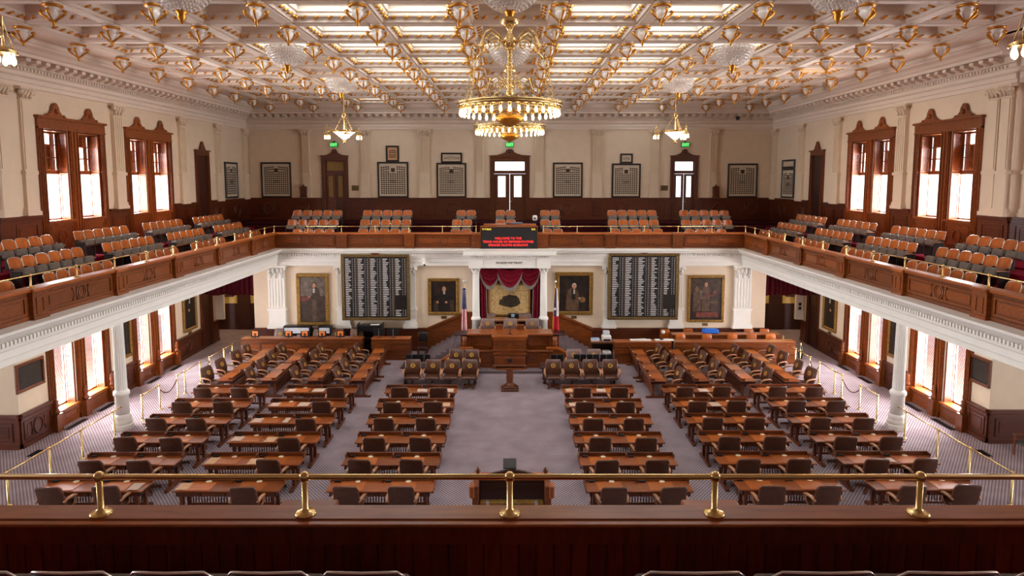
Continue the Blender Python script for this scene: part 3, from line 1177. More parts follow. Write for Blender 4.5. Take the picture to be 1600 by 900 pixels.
end_seat = Proto(_mk_end)
RN = ['front', 'middle', 'back']
for s in (-1, 1):
    for r, (X, z) in enumerate(((12.72, 5.32), (13.67, 5.75), (14.62, 6.15))):
        for b, y0 in enumerate((13.6, 17.85, 22.05, 26.25, 30.45)):
            for i in range(6):
                y = y0 + .265 + i * .53
                if b == 0 and (r > 0 or i < 3):
                    continue
                if b == 1 and r == 2 and i == 0:
                    continue
                n = i if s < 0 else 5 - i
                last = (i == 5) if s < 0 else (i == 0)
                lab = '%s wooden flip seat, %s row, %s block from the far wall, %s side gallery' % (
                    ['nearest', 'second', 'third', 'fourth', 'fifth', 'farthest'][i], RN[r], ORD[4 - b], SIDE[s])
                (end_seat if last else seat)((s * X, y, z), -s * PI / 2, lab, 'seats of the %s side gallery' % SIDE[s])
blocks = [(-11.55, 5, 'beside the dim amber door'), (-8.75, 5, 'under the two stacked frames'), (-3.26, 2, 'left of the screen sign'),
          (-.62, 2, 'behind the screen sign'), (1.75, 2, 'by the white canister'), (5.5, 5, 'under the framed pair'), (9.5, 5, 'in front of the bright narrow door')]
BLN = ['beside the dim amber door', 'under the tall stacked frames', 'just beyond the wide frame', 'right behind the screen sign', 'next to the white camera',
       'below the small square frame', 'before the bright narrow door']
X0 = [[-11.45, -12.07, -12.13], [-8.0, -8.13, -8.22], [-3.13, -3.15, -2.99], [-.76, -.78, -.8], [1.69, 1.64, 1.68], [5.28, 5.3, 5.42], [9.18, 9.27, 9.45]]
for r, (y, z) in enumerate(((34.1, 5.32), (35.2, 5.75), (36.3, 6.2))):
    for b, (x0, n, _) in enumerate(blocks):
        if r == 0 and b in (0, 6):
            n = 4
        for i in range(n):
            x = X0[b][r] + .28 + i * .56
            lab = 'wooden flip seat, %s of its %s row, far gallery, %s' % (ORD[i], RN[r], BLN[b])
            (end_seat if i == n - 1 else seat)((x, y, z), 0, lab, 'seats of the far gallery')
near_seat = Proto(lambda: make_seat(pm('dark_plum_shell', srgb(46, 22, 32), .4)))
for i, (x, sc) in enumerate(((-3.47, 1.12), (-2.85, 1.12), (-2.2, 1.12), (-1.57, 1.12), (-.95, 1.12), (1.19, 1.4), (2.04, 1.4), (2.85, 1.4), (3.62, 1.4))):
    lab = 'steel-rimmed dark seat seen from behind against the near parapet, %s from the American flag end' % ORD[i]
    o = near_seat((x, 4.22, 5.34), PI, lab, 'seats along the near parapet')
    o.scale = (sc, 1.1, 1.1)


# ================================================================== DESKS AND CHAIRS
def make_desk(L=2.77):
    t = thing('double_desk', '', 'desk', group='double desks')
    h = L / 2
    MB().cbox(-h, h, 0, .64, .72, .76, .012).build('tabletop', W_TOP, t)
    m = MB()
    m.cbox(-h, h, .61, .645, .76, .87, .008).cbox(-h, -h + .03, .46, .61, .76, .86, .008).cbox(h - .03, h, .46, .61, .76, .86, .008)
    m.cbox(-.02, .02, .46, .61, .76, .86, .006)
    m.build('back_ledge', W_DESK, t)
    MB().box(-h + .08, h - .08, .04, .6, .6, .72).build('apron', W_DARK, t)
    for q in range(4):
        a = -h + .1 + q * (L - .2) / 4
        MB().cbox(a + .02, a + (L - .2) / 4 - .02, .015, .05, .61, .71, .008).build('drawer', W_DESK, t)
    for x0 in (-h + .30, .26):
        MB().cbox(x0, x0 + .66, .03, .5, .758, .772, .006).build('writing_slope', W_PAD, t)
        MB().lathe([(.075, 0), (.08, .006), (.07, .014), (.03, .02)], 14, (x0 + .42, .55, .76)).build('number_plate', IVORY, t)
        m = MB().cbox(x0 - .2, x0 - .04, .5, .6, .76, .81, .01)
        m.build('voting_console', BLACK, t)
    for sx in (-1, 1):
        x = sx * (h - .2)
        for y in (.13, .5):
            m = MB().prism([(y - .05, .06), (y + .05, .06), (y + .035, .2), (y + .05, .45), (y + .06, .62), (y - .06, .62), (y - .05, .45), (y - .035, .2)], x - .045, x + .045, 'x')
            m.build('leg', W_DESK, t)
        pl = [(-.12, 0), (.76, 0), (.80, .05), (.76, .09), (.7, .06), (.6, .1), (.04, .1), (-.06, .06), (-.12, .09), (-.16, .05)]
        MB().prism(pl, x - .05, x + .05, 'x').build('foot', W_DESK, t)
    m = MB().box(-h + .24, h - .24, .49, .53, .52, .57).box(-h + .24, h - .24, .49, .53, .14, .2)
    n = 30
    for i in range(n):
        x = -h + .3 + i * (L - .6) / (n - 1)
        m.lathe([(.012, .2), (.02, .28), (.012, .36), (.02, .46), (.012, .52)], 5, (x, .51, 0))
    m.build('spindle_rail', W_DESK, t, 'stuff')
    return t


def leather_back(m, w, z0, z1, lean, th=.1, y0=-.27):
    """rounded padded slab, front towards +y"""
    rings = []
    for k, sc, ts in ((0, .86, .5), (.06, .95, .85), (.3, 1.0, 1.0), (.65, 1.0, 1.0), (.88, .98, .9), (.96, .93, .7), (1.0, .84, .35)):
        z = z0 + (z1 - z0) * k
        yc = y0 - lean * k + .03 * math.sin(k * PI)
        hw, ht = w / 2 * sc, th / 2 * ts
        ring = []
        for (cx, cy, a0) in ((1, 1, 0), (-1, 1, 90), (-1, -1, 180), (1, -1, 270)):
            r = min(.045, ht)
            for da in (0, 45, 90):
                a = math.radians(a0 + da)
                ring.append((cx * (hw - r) + r * math.cos(a), yc + cy * (ht - r) + r * math.sin(a), z))
        rings.append(ring)
    m.loft(rings)
    return m


def seal_mesh(mat):
    m = MB()
    m.tube([(.088 * math.cos(2 * PI * i / 20), 0, .088 * math.sin(2 * PI * i / 20)) for i in range(20)], .014, 4, True)
    for i in range(14):
        a = 2 * PI * i / 14
        m.box(.066 * math.cos(a) - .01, .066 * math.cos(a) + .01, -.004, .006, .066 * math.sin(a) - .01, .066 * math.sin(a) + .01)
    st = []
    for i in range(10):
        a = PI / 2 + i * PI / 5
        r = .052 if i % 2 == 0 else .021
        st.append((r * math.cos(a), r * math.sin(a)))
    m.prism(st, -.004, .008, 'y')
    return m.mesh('star_seal', mat)


SEALM = pm('gold_leaf_seal', srgb(226, 178, 92), .35, .6, var=.1, scale=40)
SEAL_ME = seal_mesh(SEALM)


def make_chair(seal, mat=LEATH):
    def f():
        t = thing('swivel_chair', '', 'chair', group='leather swivel chairs')
        m = MB()
        rings = []
        for (z, k) in ((.40, .9), (.42, 1.0), (.48, 1.0), (.515, .95), (.53, .8)):
            rings.append([(.30 * k * cx, .28 * k * cy - .02, z) for cx, cy in ((1, .7), (.85, 1), (-.85, 1), (-1, .7), (-1, -.85), (-.85, -1), (.85, -1), (1, -.85))])
        m.loft(rings).build('seat_cushion', mat, t)
        leather_back(MB(), .67, .52, 1.12, .16, .11).build('backrest', mat, t)
        for sx in (-1, 1):
            x = sx * .36
            MB().tube([(x * .95, -.36, .68), (x, -.28, .73), (x * 1.03, -.16, .735), (x * 1.05, -.02, .72), (x * 1.05, .09, .68), (x * 1.0, .1, .58), (x * .92, .06, .46), (x * .8, .0, .42)],
                      [.036, .046, .05, .05, .046, .036, .03, .028], 6, flat=.7).build('armrest', W_ARM, t)
        MB().lathe([(.16, .4), (.16, .37), (.05, .34), (.045, .2), (.07, .16), (.07, .1), (.03, .08)], 10).build('pedestal', W_DARK, t)
        for q in range(4):
            a = PI / 4 + q * PI / 2
            M = Matrix.Rotation(a, 4, 'Z')
            m = MB(M).prism([(.04, .1), (.04, .17), (.2, .13), (.34, .09), (.34, .05), (.2, .07)], -.03, .03, 'y')
            m.ball((.33, 0, .028), .028, 6, 4)
            m.build('base_leg', W_DESK, t)
        if seal:
            o = inst('star_seal', SEAL_ME, t)
            o.location = (0, -.274, .88)
            o.rotation_euler.x = math.radians(15)
        return t
    return f


desk = Proto(make_desk)
desk_short = Proto(lambda: make_desk(2.46))
chair = Proto(make_chair(False))
chair_seal = Proto(make_chair(True))
chair_pale = Proto(make_chair(True, LEATH2))

ROW0, RP = 16.19, 1.57
BLK = [(2.0, 4.77, 'centre-aisle block'), (6.0, 8.73, 'middle block'), (9.52, 12.3, 'window block')]
rnd = random.Random(3)
for s in (-1, 1):
    for bi, (xa, xb, bn) in enumerate(BLK):
        for k in range(6):
            # blocks drift slightly inwards towards the rostrum
            xc = s * ((xa + xb) / 2 - k * (.0, .025, .045)[bi])
            y = ROW0 + k * RP + (.08 if s > 0 and bi else 0)
            desk((xc, y, 0), 0, 'dark wooden double desk, %s desk from the near parapet, %s, %s side' % (ORD[k], bn, SIDE[s]), 'double desks facing the rostrum')
            for j, dx in enumerate((-.72, .68)):
                if s < 0 and bi == 1 and j == 0:
                    continue
                which = 'aisle' if (j == 1) == (s < 0) else 'outer'
                a = rnd.uniform(-.08, .08)
                yy = y - .05 + rnd.uniform(-.05, .04)
                chair((xc + dx + rnd.uniform(-.05, .05), yy, 0), a, 'brown leather chair, %s-side seat, %s desk from the near parapet, %s, %s side' % (which, ORD[k], bn, SIDE[s]),
                      'chairs behind the double desks')
# the turned desks near the rostrum, set along the room and facing the centre aisle
COLS = [(11.77, 11.1), (10.03, 9.26), (8.17, 7.46), (6.42, 5.72)]
for s in (-1, 1):
    for ci, (xo, xi) in enumerate(COLS):
        xo = xo - (.14 if s > 0 else 0)
        for ri, yc in enumerate((26.8 if s < 0 else 26.7, 29.38 if s < 0 else 29.25)):
            rz = -s * (-PI / 2) + s * math.radians(1.5 + 3 * ri) * (1 if ci == 3 else .6)
            # chair side is the outer side
            shift = .06 * ri
            if s < 0:
                loc = (-xo - shift * (ci - 3) * .4, yc, 0)
                rz = -PI / 2 + math.radians(2 * ri)
            else:
                loc = (xo + shift * (ci - 3) * .4, yc, 0)
                rz = PI / 2 - math.radians(2 * ri)
            desk_short(loc, rz, 'wooden desk turned towards the aisle, %s column from it, %s, %s side' % (ORD[3 - ci], ('nearer one', 'farther one')[ri], SIDE[s]),
                       'turned desks near the rostrum')
            for j, dy in enumerate((-.62, .6)):
                chair_seal((loc[0] + s * .34 + rnd.uniform(-.05, .05), yc + dy, 0), rz + rnd.uniform(-.12, .12) + s * .12,
                           'brown chair facing the aisle, %s of four in the %s column, %s side' % (ORD[ri * 2 + j], ORD[3 - ci], SIDE[s]), 'chairs at the turned desks')


# ================================================================== CLERKS' TABLES BEFORE THE ROSTRUM
def monitor(loc, rz, label, group):
    t = thing('monitor', label, 'monitor', loc, rz, group)
    for sx in (-1, 1):
        MB().cbox(*sorted((sx * .27, sx * .01)), -.02, .02, .14, .46, .008).build('screen', BLACK, t)
    MB().box(-.015, .015, .02, .035, .02, .42).build('stand', STEEL, t)
    MB().cbox(-.1, .1, -.09, .06, 0, .02, .005).build('base', BLACK, t)
    return t


for s in (-1, 1):
    t = thing('clerk_table', 'long dark table between two rows of sealed chairs, %s side of the lectern' % SIDE[s], 'table', (s * 3.0, 27.75, 0))
    MB().cbox(-1.68, 1.68, -.4, .45, .72, .77, .015).build('tabletop', W_DARK, t)
    MB().box(-1.6, 1.6, -.3, .38, .5, .72).build('apron', W_DARK, t)
    for sx, sy in product((-1, 1), repeat=2):
        MB().lathe([(.06, 0), (.08, .05), (.05, .12), (.07, .3), (.05, .45), (.08, .52)], 8, (sx * 1.5, .03 + sy * .3, 0)).build('leg', W_DARK, t)
    for sx in (-1, 1):
        MB().lathe([(.001, -.02), (.12, -.02), (.15, 0), (.12, .02), (.001, .02)], 12, (0, 0, 0)).build('scroll', W_DARK, t).location = (sx * 1.66, .05, .62)
    xs = (-4.12, -3.29, -2.49, -1.72) if s < 0 else (1.85, 2.64, 3.46, 4.28)
    for i, x in enumerate(xs):
        chair_seal((x, 26.95, 0), PI + rnd.uniform(-.1, .1), 'sealed brown chair in front of the clerk table, %s from the lectern, %s side' % (ORD[3 - i if s < 0 else i], SIDE[s]),
                   'chairs in front of the clerk tables')
    for i, x in enumerate((-2.42, -1.72) if s < 0 else (2.9, 3.82)):
        (chair_seal if s < 0 else chair_pale)((x, 28.65, 0), PI, 'chair behind the clerk table, %s from the lectern, %s side' % (ORD[1 - i if s < 0 else i], SIDE[s]), 'chairs behind the clerk tables')
    for i, x in enumerate((-4.25, -3.72) if s < 0 else (2.05, 3.05, 3.62, 4.2)):
        monitor((x, 27.75, .77), PI, 'black monitor on the clerk table, %s from its outer end, %s side' % (ORD[i if s < 0 else 3 - i], SIDE[s]), 'monitors on the clerk tables')

t = thing('lectern', 'wooden reading lectern on a turned pedestal in front of the rostrum', 'lectern', (.0, 26.7, 0))
MB().cbox(-.36, .36, -.3, .3, 0, .1, .02).cbox(-.28, .28, -.24, .24, .1, .17, .02).build('base', W_DESK, t)
MB().lathe([(.24, .17), (.2, .25), (.13, .32), (.15, .5), (.14, .8), (.17, .95)], 8, smooth=False).build('pedestal', W_DESK, t)
MB(Matrix.Translation((0, 0, 1.02)) @ Matrix.Rotation(math.radians(-14), 4, 'X')).cbox(-.66, .66, -.3, .36, -.02, .05, .01).build('reading_desk', W_DESK, t)
MB().cbox(-.6, .6, -.26, .3, .92, 1.0, .01).build('tray', W_PANEL, t)
MB().box(-.64, .64, .28, .34, 1.05, 1.3).build('book_ledge', W_DESK, t)
MB().cbox(-.1, .1, .24, .285, 1.1, 1.26, .01).build('control_box', DARKM, t)

# ================================================================== ROSTRUM
o = MB().box(-4.3, 4.3, 28.95, 33, 0, .12).build('dais_floor', STAIRC)
o['kind'] = 'structure'
o = MB().box(-2.7, 2.7, 30.1, 34.9, .12, .85).build('dais_floor', STAIRC)
o['kind'] = 'structure'
for s in (-1, 1):
    st = struct('carpeted_step_floor')
    for k in range(5):
        x0, x1 = sorted((s * (2.72 + .26 * (4 - k) + .26), s * (2.72 + .26 * (4 - k))))
        MB().box(x0, x1, 30.1, 32.9, .12, .12 + .146 * (k + 1) - .02 * (k == 4)).build('step', STAIRC, st)
t = thing('rostrum', 'two-tier carved wooden rostrum with a projecting centre bay', 'rostrum', (0, 0, 0))
m = MB().box(-1.75, -.78, 29.55, 29.65, .12, .86).box(.78, 1.75, 29.55, 29.65, .12, .86)
for sx in (-1, 1):
    x0, x1 = sorted((sx * .78, sx * 2.0))
    m.cbox(x0, x1, 29.48, 29.75, .86, .92, .01)
    m.box(x0, x1, 29.5, 29.55, .12, .28)
m.build('lower_front', W_PANEL, t)
for sx in (-1, 1):
    for q in range(2):
        c = sx * (1.05 + q * .46)
        m = MB().box(c - .19, c + .19, 29.52, 29.55, .4, .44).box(c - .19, c + .19, 29.52, 29.55, .7, .74).box(c - .19, c - .15, 29.52, 29.55, .44, .7).box(c + .15, c + .19, 29.52, 29.55, .44, .7)
        m.box(c - .1, c + .1, 29.525, 29.55, .5, .64)
        m.build('panel', W_PANEL, t)
m = MB().box(-1.85, 1.85, 30.0, 30.1, .85, 1.56)
m.box(-1.9, 1.9, 29.96, 30.0, .85, .98).box(-1.9, 1.9, 29.97, 30.0, 1.46, 1.56)
m.build('upper_front', W_PANEL, t)
for sx in (-1, 1):
    a, b = sorted((sx * .88, sx * 1.76))
    MB().box(a, b, 29.96, 30.0, 1.04, 1.08).box(a, b, 29.96, 30.0, 1.38, 1.42).box(a, a + .05, 29.96, 30.0, 1.08, 1.38).box(b - .05, b, 29.96, 30.0, 1.08, 1.38).build('panel', W_PANEL, t)
m = MB().cbox(-2.0, -.78, 29.8, 30.75, 1.56, 1.66, .02).cbox(.78, 2.0, 29.8, 30.75, 1.56, 1.66, .02)
m.build('desk_top', W_CAP, t)
MB().cbox(-.82, .82, 29.3, 30.75, 1.56, 1.68, .02).build('bay_top', W_CAP, t)
m = MB().box(-.74, .74, 29.35, 29.9, .12, 1.56)
m.box(-.8, .8, 29.28, 29.35, .12, .3).box(-.78, .78, 29.3, 29.35, .78, .86).box(-.78, .78, 29.3, 29.35, .98, 1.05).box(-.78, .78, 29.3, 29.35, 1.46, 1.56)
m.build('centre_bay', W_PANEL, t)
for q in range(3):
    c = (q - 1) * .48
    MB().box(c - .2, c + .2, 29.31, 29.35, 1.1, 1.13).box(c - .2, c + .2, 29.31, 29.35, 1.38, 1.41).box(c - .2, c - .17, 29.31, 29.35, 1.13, 1.38).box(c + .17, c + .2, 29.31, 29.35, 1.13, 1.38).box(c - .1, c + .1, 29.33, 29.35, 1.19, 1.32).build('panel', W_PANEL, t)
for sx in (-1, 1):
    pl = [(sx * 1.75, .12), (sx * 1.75, .98), (sx * 2.25, .98), (sx * 3.35, .3), (sx * 3.35, .12)]
    MB().prism(pl, 29.6, 29.72, 'y').build('stair_wall', W_PANEL, t)
    cp = [(sx * 1.7, .96), (sx * 1.7, 1.04), (sx * 2.27, 1.04), (sx * 3.42, .33), (sx * 3.42, .25), (sx * 2.24, .96)]
    MB().prism(cp, 29.55, 29.78, 'y').build('stair_cap', W_CAP, t)
    m = MB().box(*sorted((sx * 1.86, sx * 2.3)), 30.0, 30.6, .85, 1.5)
    m.lathe([(.12, .98), (.09, 1.05), (.14, 1.12), (.08, 1.3), (.13, 1.5)], 10, (sx * 2.1, 29.85, 0))
    m.build('end_pedestal', W_PANEL, t)
    MB().cbox(*sorted((sx * 2.0, sx * 2.62)), 29.9, 30.7, 1.54, 1.6, .015).build('side_shelf', W_DARK, t)

for i, (x, y, z0) in enumerate(((-1.09, 31.3, .85), (.03, 31.3, .85), (1.11, 31.3, .85))):
    chair_pale((x, y, z0), PI, 'pale brown sealed chair at the rostrum desk, %s' % ('beside the American flag', 'in the middle', 'beside the Texas flag')[i], 'chairs on the rostrum')
for i, x in enumerate((-1.08, .77)):
    chair_pale((x, 32.5, .85), PI, 'sealed chair in the curtained niche, %s' % ('on the American flag side', 'on the Texas flag side')[i], 'chairs on the rostrum')
t = thing('speaker_desk', 'wooden desk with a green-brown top under the framed banner in the niche', 'desk', (-.03, 32.45, .85))
MB().cbox(-.95, .95, -.35, .35, .86, .96, .02).build('desk_top', W_ARM, t)
MB().box(-.5, -.38, -.28, .28, 0, .86).box(.38, .5, -.28, .28, 0, .86).build('pedestals', W_PANEL, t)
MB().box(-.85, .85, .1, .16, .2, .86).build('modesty_panel', W_DARK, t)
t = thing('equipment_bag', 'black equipment bag with a pale label on the desk in the niche', 'bag', (.18, 32.4, 1.81))
MB().cbox(-.28, .28, -.15, .15, 0, .26, .06).build('body', BLACK, t)
MB().cbox(-.1, .06, -.165, -.14, .1, .26, .005).build('label_patch', pm('pale_blue_label', srgb(150, 190, 210), .4), t)
for i, (x, mat) in enumerate(((-.5, W_DESK), (.5, W_DESK))):
    t = thing('document_box', 'small wooden box on the rostrum top, %s side of the middle chair' % SIDE[-1 if i == 0 else 1], 'box', (x, 30.55, 1.665))
    MB().cbox(-.18, .18, -.12, .12, 0, .22, .01).build('body', mat, t)
    MB().cbox(-.19, .19, -.13, .13, .22, .245, .006).build('lid', mat, t)
t = thing('gooseneck_microphone', 'pair of thin black microphones on the rostrum before the middle chair', 'microphone', (0, 29.6, 1.68))
for dx in (-.02, .03):
    MB().tube([(dx, 0, .01), (dx, .02, .2), (dx, -.02, .36)], .008, 5).build('stem', BLACK, t)
    MB().ball((dx, -.02, .38), .025, 6, 4).build('head', BLACK, t)
MB().cbox(-.1, .1, -.05, .05, 0, .02, .005).build('base', BLACK, t)

# columns of the niche and of the side galleries
def column(x, y, z0, z1, r, name='round_column'):
    o = struct(name)
    m = MB()
    m.lathe([(r * 1.75, 0), (r * 1.75, .16), (r * 1.6, .2)], 8, (x, y, z0), False, a0=PI / 8)
    m.lathe([(r * 1.5, .2), (r * 1.55, .26), (r * 1.35, .34), (r * 1.3, .38), (r * 1.42, .44), (r * 1.2, .5), (r * 1.15, .54)], 24, (x, y, z0))
    m.build('base', WHITE, o)
    hp = (z1 - z0) * .30
    m = MB().lathe([(r * 1.12, .54), (r * 1.1, hp - .12), (r * 1.3, hp - .1), (r * 1.34, hp - .04), (r * 1.3, hp + .02), (r * 1.1, hp + .05), (r * 1.05, hp + .08)], 24, (x, y, z0))
    m.build('drum', WHITE, o)
    zc = z1 - r * 1.5
    m = MB().lathe([(r, hp - z0 * 0 + .06), (r * .98, hp + .1), (r * .86, zc - z0 - .05), (r * .86, zc - z0)], 40, (x, y, z0), False, flute=(hp + .08, zc - z0 - .04, .92))
    m.build('shaft', WHITE, o)
    m = MB().lathe([(r * .95, 0), (r * .98, .05), (r * .84, .08), (r * .9, r * .9), (r * 1.15, r * 1.3)], 20, (x, y, zc))
    for row in range(2):
        for q in range(8):
            a = (q + .5 * row) * PI / 4
            ca, sa = math.cos(a), math.sin(a)
            zz = zc + .07 + row * r * .42
            m.tube([(x + ca * rr, y + sa * rr, zz + dz) for rr, dz in ((r * .9, 0), (r * .98, r * .4), (r * 1.2, r * .62), (r * 1.32, r * .5))], [r * .2, r * .24, r * .16, r * .06], 5)
    for q in range(4):
        a = PI / 4 + q * PI / 2
        m.ball((x + math.cos(a) * r * 1.3, y + math.sin(a) * r * 1.3, z1 - r * .34), r * .24, 7, 5)
    h = r * 1.3
    m.box(x - h, x + h, y - h, y + h, z1 - r * .16, z1)
    m.build('capital', WHITE, o)
    return o


for s in (-1, 1):
    column(s * 13.72, 22.45, 0, 4.44, .2)
    column(s * 1.68, 32.0, .85, 4.46, .18)
# projecting entablature over the niche
o = struct('niche_beam')
m = MB().box(-2.0, 2.0, 31.7, 32.8, 4.46, 5.0)
m.box(-2.0, -1.36, 31.64, 31.7, 4.46, 5.0).box(1.36, 2.0, 31.64, 31.7, 4.46, 5.0)
m.box(-2.08, 2.08, 31.6, 32.8, 5.06, 5.14).box(-2.2, 2.2, 31.5, 32.8, 5.14, 5.3)
m.box(-2.26, -1.3, 31.44, 32.8, 5.13, 5.29).box(1.3, 2.26, 31.44, 32.8, 5.13, 5.29)
m.build('block', WHITE, o)
m = MB()
x = -2.0
while x < 1.98:
    m.box(x, x + .06, 31.58, 31.66, 4.96, 5.06)
    x += .1
m.build('dentils', WHITE, o, 'stuff')
text('IN GOD WE TRUST', .15, (-.02, 31.69, 4.72), (PI / 2, 0, 0), DARKM, 'carved_lettering', o)

# niche drapery
t = thing('swag_curtain', 'crimson swagged drapery with silver fringe across the niche', 'curtain', (0, 32.35, 0))
TOP = 4.44
for i, (a, b, dp, dy) in enumerate(((-1.5, -.5, .95, .0), (.5, 1.5, .95, .0), (-.62, .62, 1.05, -.06))):
    def fn(u, v, a=a, b=b, dp=dp, dy=dy):
        x = a + (b - a) * u
        sag = (1 - (2 * u - 1) ** 2)
        zt = TOP - .16 * sag
        z = zt - v * dp * (.22 + .62 * sag ** .8)
        return (x, dy - .06 - .05 * math.sin(v * PI * 7) * sag - .07 * math.sin(v * PI), z)
    MB().grid(fn, 20, 24).build('swag', CURT, t)

    def fr(u, v, a=a, b=b, dp=dp, dy=dy):
        x = a + (b - a) * u
        sag = (1 - (2 * u - 1) ** 2)
        z = TOP - .16 * sag - dp * (.22 + .62 * sag ** .8)
        return (x, dy - .075 + .012 * math.sin(u * 160), z - v * .2 + .02)
    MB().grid(fr, 48, 1).build('fringe', FRINGE, t)
for sx in (-1, 1):
    def fs(u, v, sx=sx):
        x = sx * (1.5 - .3 * u - .05 * v)
        return (x, .02 + .05 * math.sin(u * PI * 5), TOP - .1 - v * 2.9)
    MB().grid(fs, 20, 4).build('side_curtain', CURT, t)

    def fs2(u, v, sx=sx):
        return (sx * (1.2 - .05 * v) - sx * .04 * u, -.0 + .012 * math.sin(v * 120), TOP - 1.0 - v * 2.0)
    MB().grid(fs2, 1, 40).build('fringe', FRINGE, t)


def fb(u, v):
    return (-1.5 + 3.0 * u, .78 + .04 * math.sin(u * PI * 26), TOP - v * 3.55)


MB().grid(fb, 110, 1).build('back_curtain', DCURT, t)
t = thing('framed_banner', 'framed cream banner with a dark figure patch hanging in the niche', 'picture', (-.03, 33.02, 2.63))
MB().box(-1.0, 1.0, -.02, .05, -.76, .8).build('canvas', pm('cream_banner', srgb(206, 172, 112), .7, var=.12, scale=9), t)
m = MB().cbox(-1.06, 1.06, -.06, .05, -.84, -.74, .015).cbox(-1.06, 1.06, -.06, .05, .78, .88, .015).cbox(-1.06, -.98, -.06, .05, -.74, .78, .015).cbox(.98, 1.06, -.06, .05, -.74, .78, .015)
m.build('frame', GOLDF, t)
pl = [(-.52, -.22), (-.5, .02), (-.36, .06), (-.32, .2), (-.1, .24), (0, .3), (.14, .26), (.36, .24), (.5, .1), (.58, -.16), (.4, -.3), (.1, -.38), (-.3, -.3)]
MB().prism(pl, -.028, -.02, 'y').build('dark_patch', pm('dark_brown_cloth', srgb(62, 52, 34), .8, var=.2, scale=7), t)
m = MB()
rb = random.Random(5)
for q in range(70):
    x, z = rb.uniform(-.92, .92), rb.uniform(-.68, .7)
    if abs(x) < .62 and -.42 < z < .34:
        continue
    m.box(x - .03, x + .03, -.024, -.018, z - .012, z + .012)
m.build('speckles', pm('brown_ink', srgb(128, 92, 52), .8), t, 'stuff')


# flags on poles
def flag(loc, label, texas):
    t = thing('flag', label, 'flag', loc)
    MB().lathe([(.16, 0), (.16, .03), (.05, .08), (.02, .12)], 14).build('stand', BRASS, t)
    MB().lathe([(.016, .05), (.016, 2.95)], 8).build('pole', BRASS, t)
    if texas:
        MB().ball((0, 0, 3.05), .06, 8, 6, 1.4).build('finial', STEEL, t)
    else:
        m = MB().ball((0, 0, 3.02), .05, 8, 6)
        m.tube([(-.12, 0, 3.14), (-.05, 0, 3.06), (0, 0, 3.09), (.05, 0, 3.06), (.12, 0, 3.14)], [.01, .025, .03, .025, .01], 5)
        m.build('finial', STEEL, t)
    RED = pm('flag_red', srgb(190, 22, 34), .7)
    WHT = pm('flag_white', srgb(236, 230, 228), .7)
    BLU = pm('flag_blue', srgb(24, 34, 92), .7)

    def surf(u, v):
        # u across the drape (width), v down the hang
        wd = .12 + .20 * v ** .8
        x = (u - .5) * wd + (.03 if texas else -.03)
        y = -.05 - .06 * math.sin(u * PI * 3.0 + v) * (0.4 + v)
        return (x, y, 2.75 - v * 2.2)

    def patch(u0, u1, v0, v1, nu=4, nv=8):
        m = MB()
        m.grid(lambda u, v: surf(u0 + (u1 - u0) * u, v0 + (v1 - v0) * v), nu, nv)
        m.grid(lambda u, v: tuple(a + b for a, b in zip(surf(u0 + (u1 - u0) * u, v0 + (v1 - v0) * v), (0, .012, 0))), nu, nv)
        return m
    if texas:
        patch(0, .5, 0, .62).build('blue_field', BLU, t)
        patch(.5, 1, 0, .62).build('white_field', WHT, t)
        patch(0, 1, .62, 1).build('red_field', RED, t)
        st = [((.09 if i % 2 == 0 else .037) * math.cos(PI / 2 + i * PI / 5), (.09 if i % 2 == 0 else .037) * math.sin(PI / 2 + i * PI / 5)) for i in range(10)]
        MB(Matrix.Translation((-.03, -.13, 1.75))).prism(st, -.01, .01, 'y').build('star', WHT, t)
        MB().tube([tuple(a + b for a, b in zip(surf(0, v / 8), (-.01, -.01, 0))) for v in range(9)], .016, 5).build('gold_fringe', GILT, t)
    else:
        patch(0, 1, 0, .46).build('blue_field', BLU, t)
        m = MB()
        for j in range(9):
            for i in range(4):
                p = surf(.15 + .23 * i, .06 + .045 * j)
                m.ball((p[0], p[1] - .01, p[2]), .014, 5, 3)
        m.build('stars', WHT, t)
        for q in range(9):
            patch(q / 9, (q + 1) / 9, .46, 1, 2, 6).build('stripe', RED if q % 2 == 0 else WHT, t)
    return t


flag((-2.16, 31.0, .85), 'American flag hanging from a pole beside the niche column', False)
flag((2.2, 31.0, .85), 'Texas flag hanging from a pole beside the niche column', True)


# ================================================================== PRESS BENCHES UNDER THE BOARDS
def bench(x0, x1, y, label, z=1.08, name='press_bench', base=0.0):
    t = thing(name, label, 'bench', ((x0 + x1) / 2, y, 0))
    h = (x1 - x0) / 2
    MB().cbox(-h, h, -.05, .5, z - .04, z, .012).build('top', W_CAP, t)
    m = MB().box(-h, h, 0, .06, base, z - .04).box(-h, h, -.04, 0, z - .26, z - .22).box(-h, h, -.03, 0, z - .62, z - .58)
    m.box(-h, h, -.03, 0, base, base + .14)
    m.build('front', W_PANEL, t)
    n = max(1, round((x1 - x0) / 1.0))
    for i in range(n):
        a, b = -h + i * 2 * h / n + .06, -h + (i + 1) * 2 * h / n - .06
        MB().box(a, b, -.02, 0, z - .55, z - .3).build('panel', W_PANEL, t)
    for sx in (-1, 1):
        MB().box(*sorted((sx * h, sx * (h - .05))), .06, .48, base, z - .04).build('end_panel', W_PANEL, t)
    return t


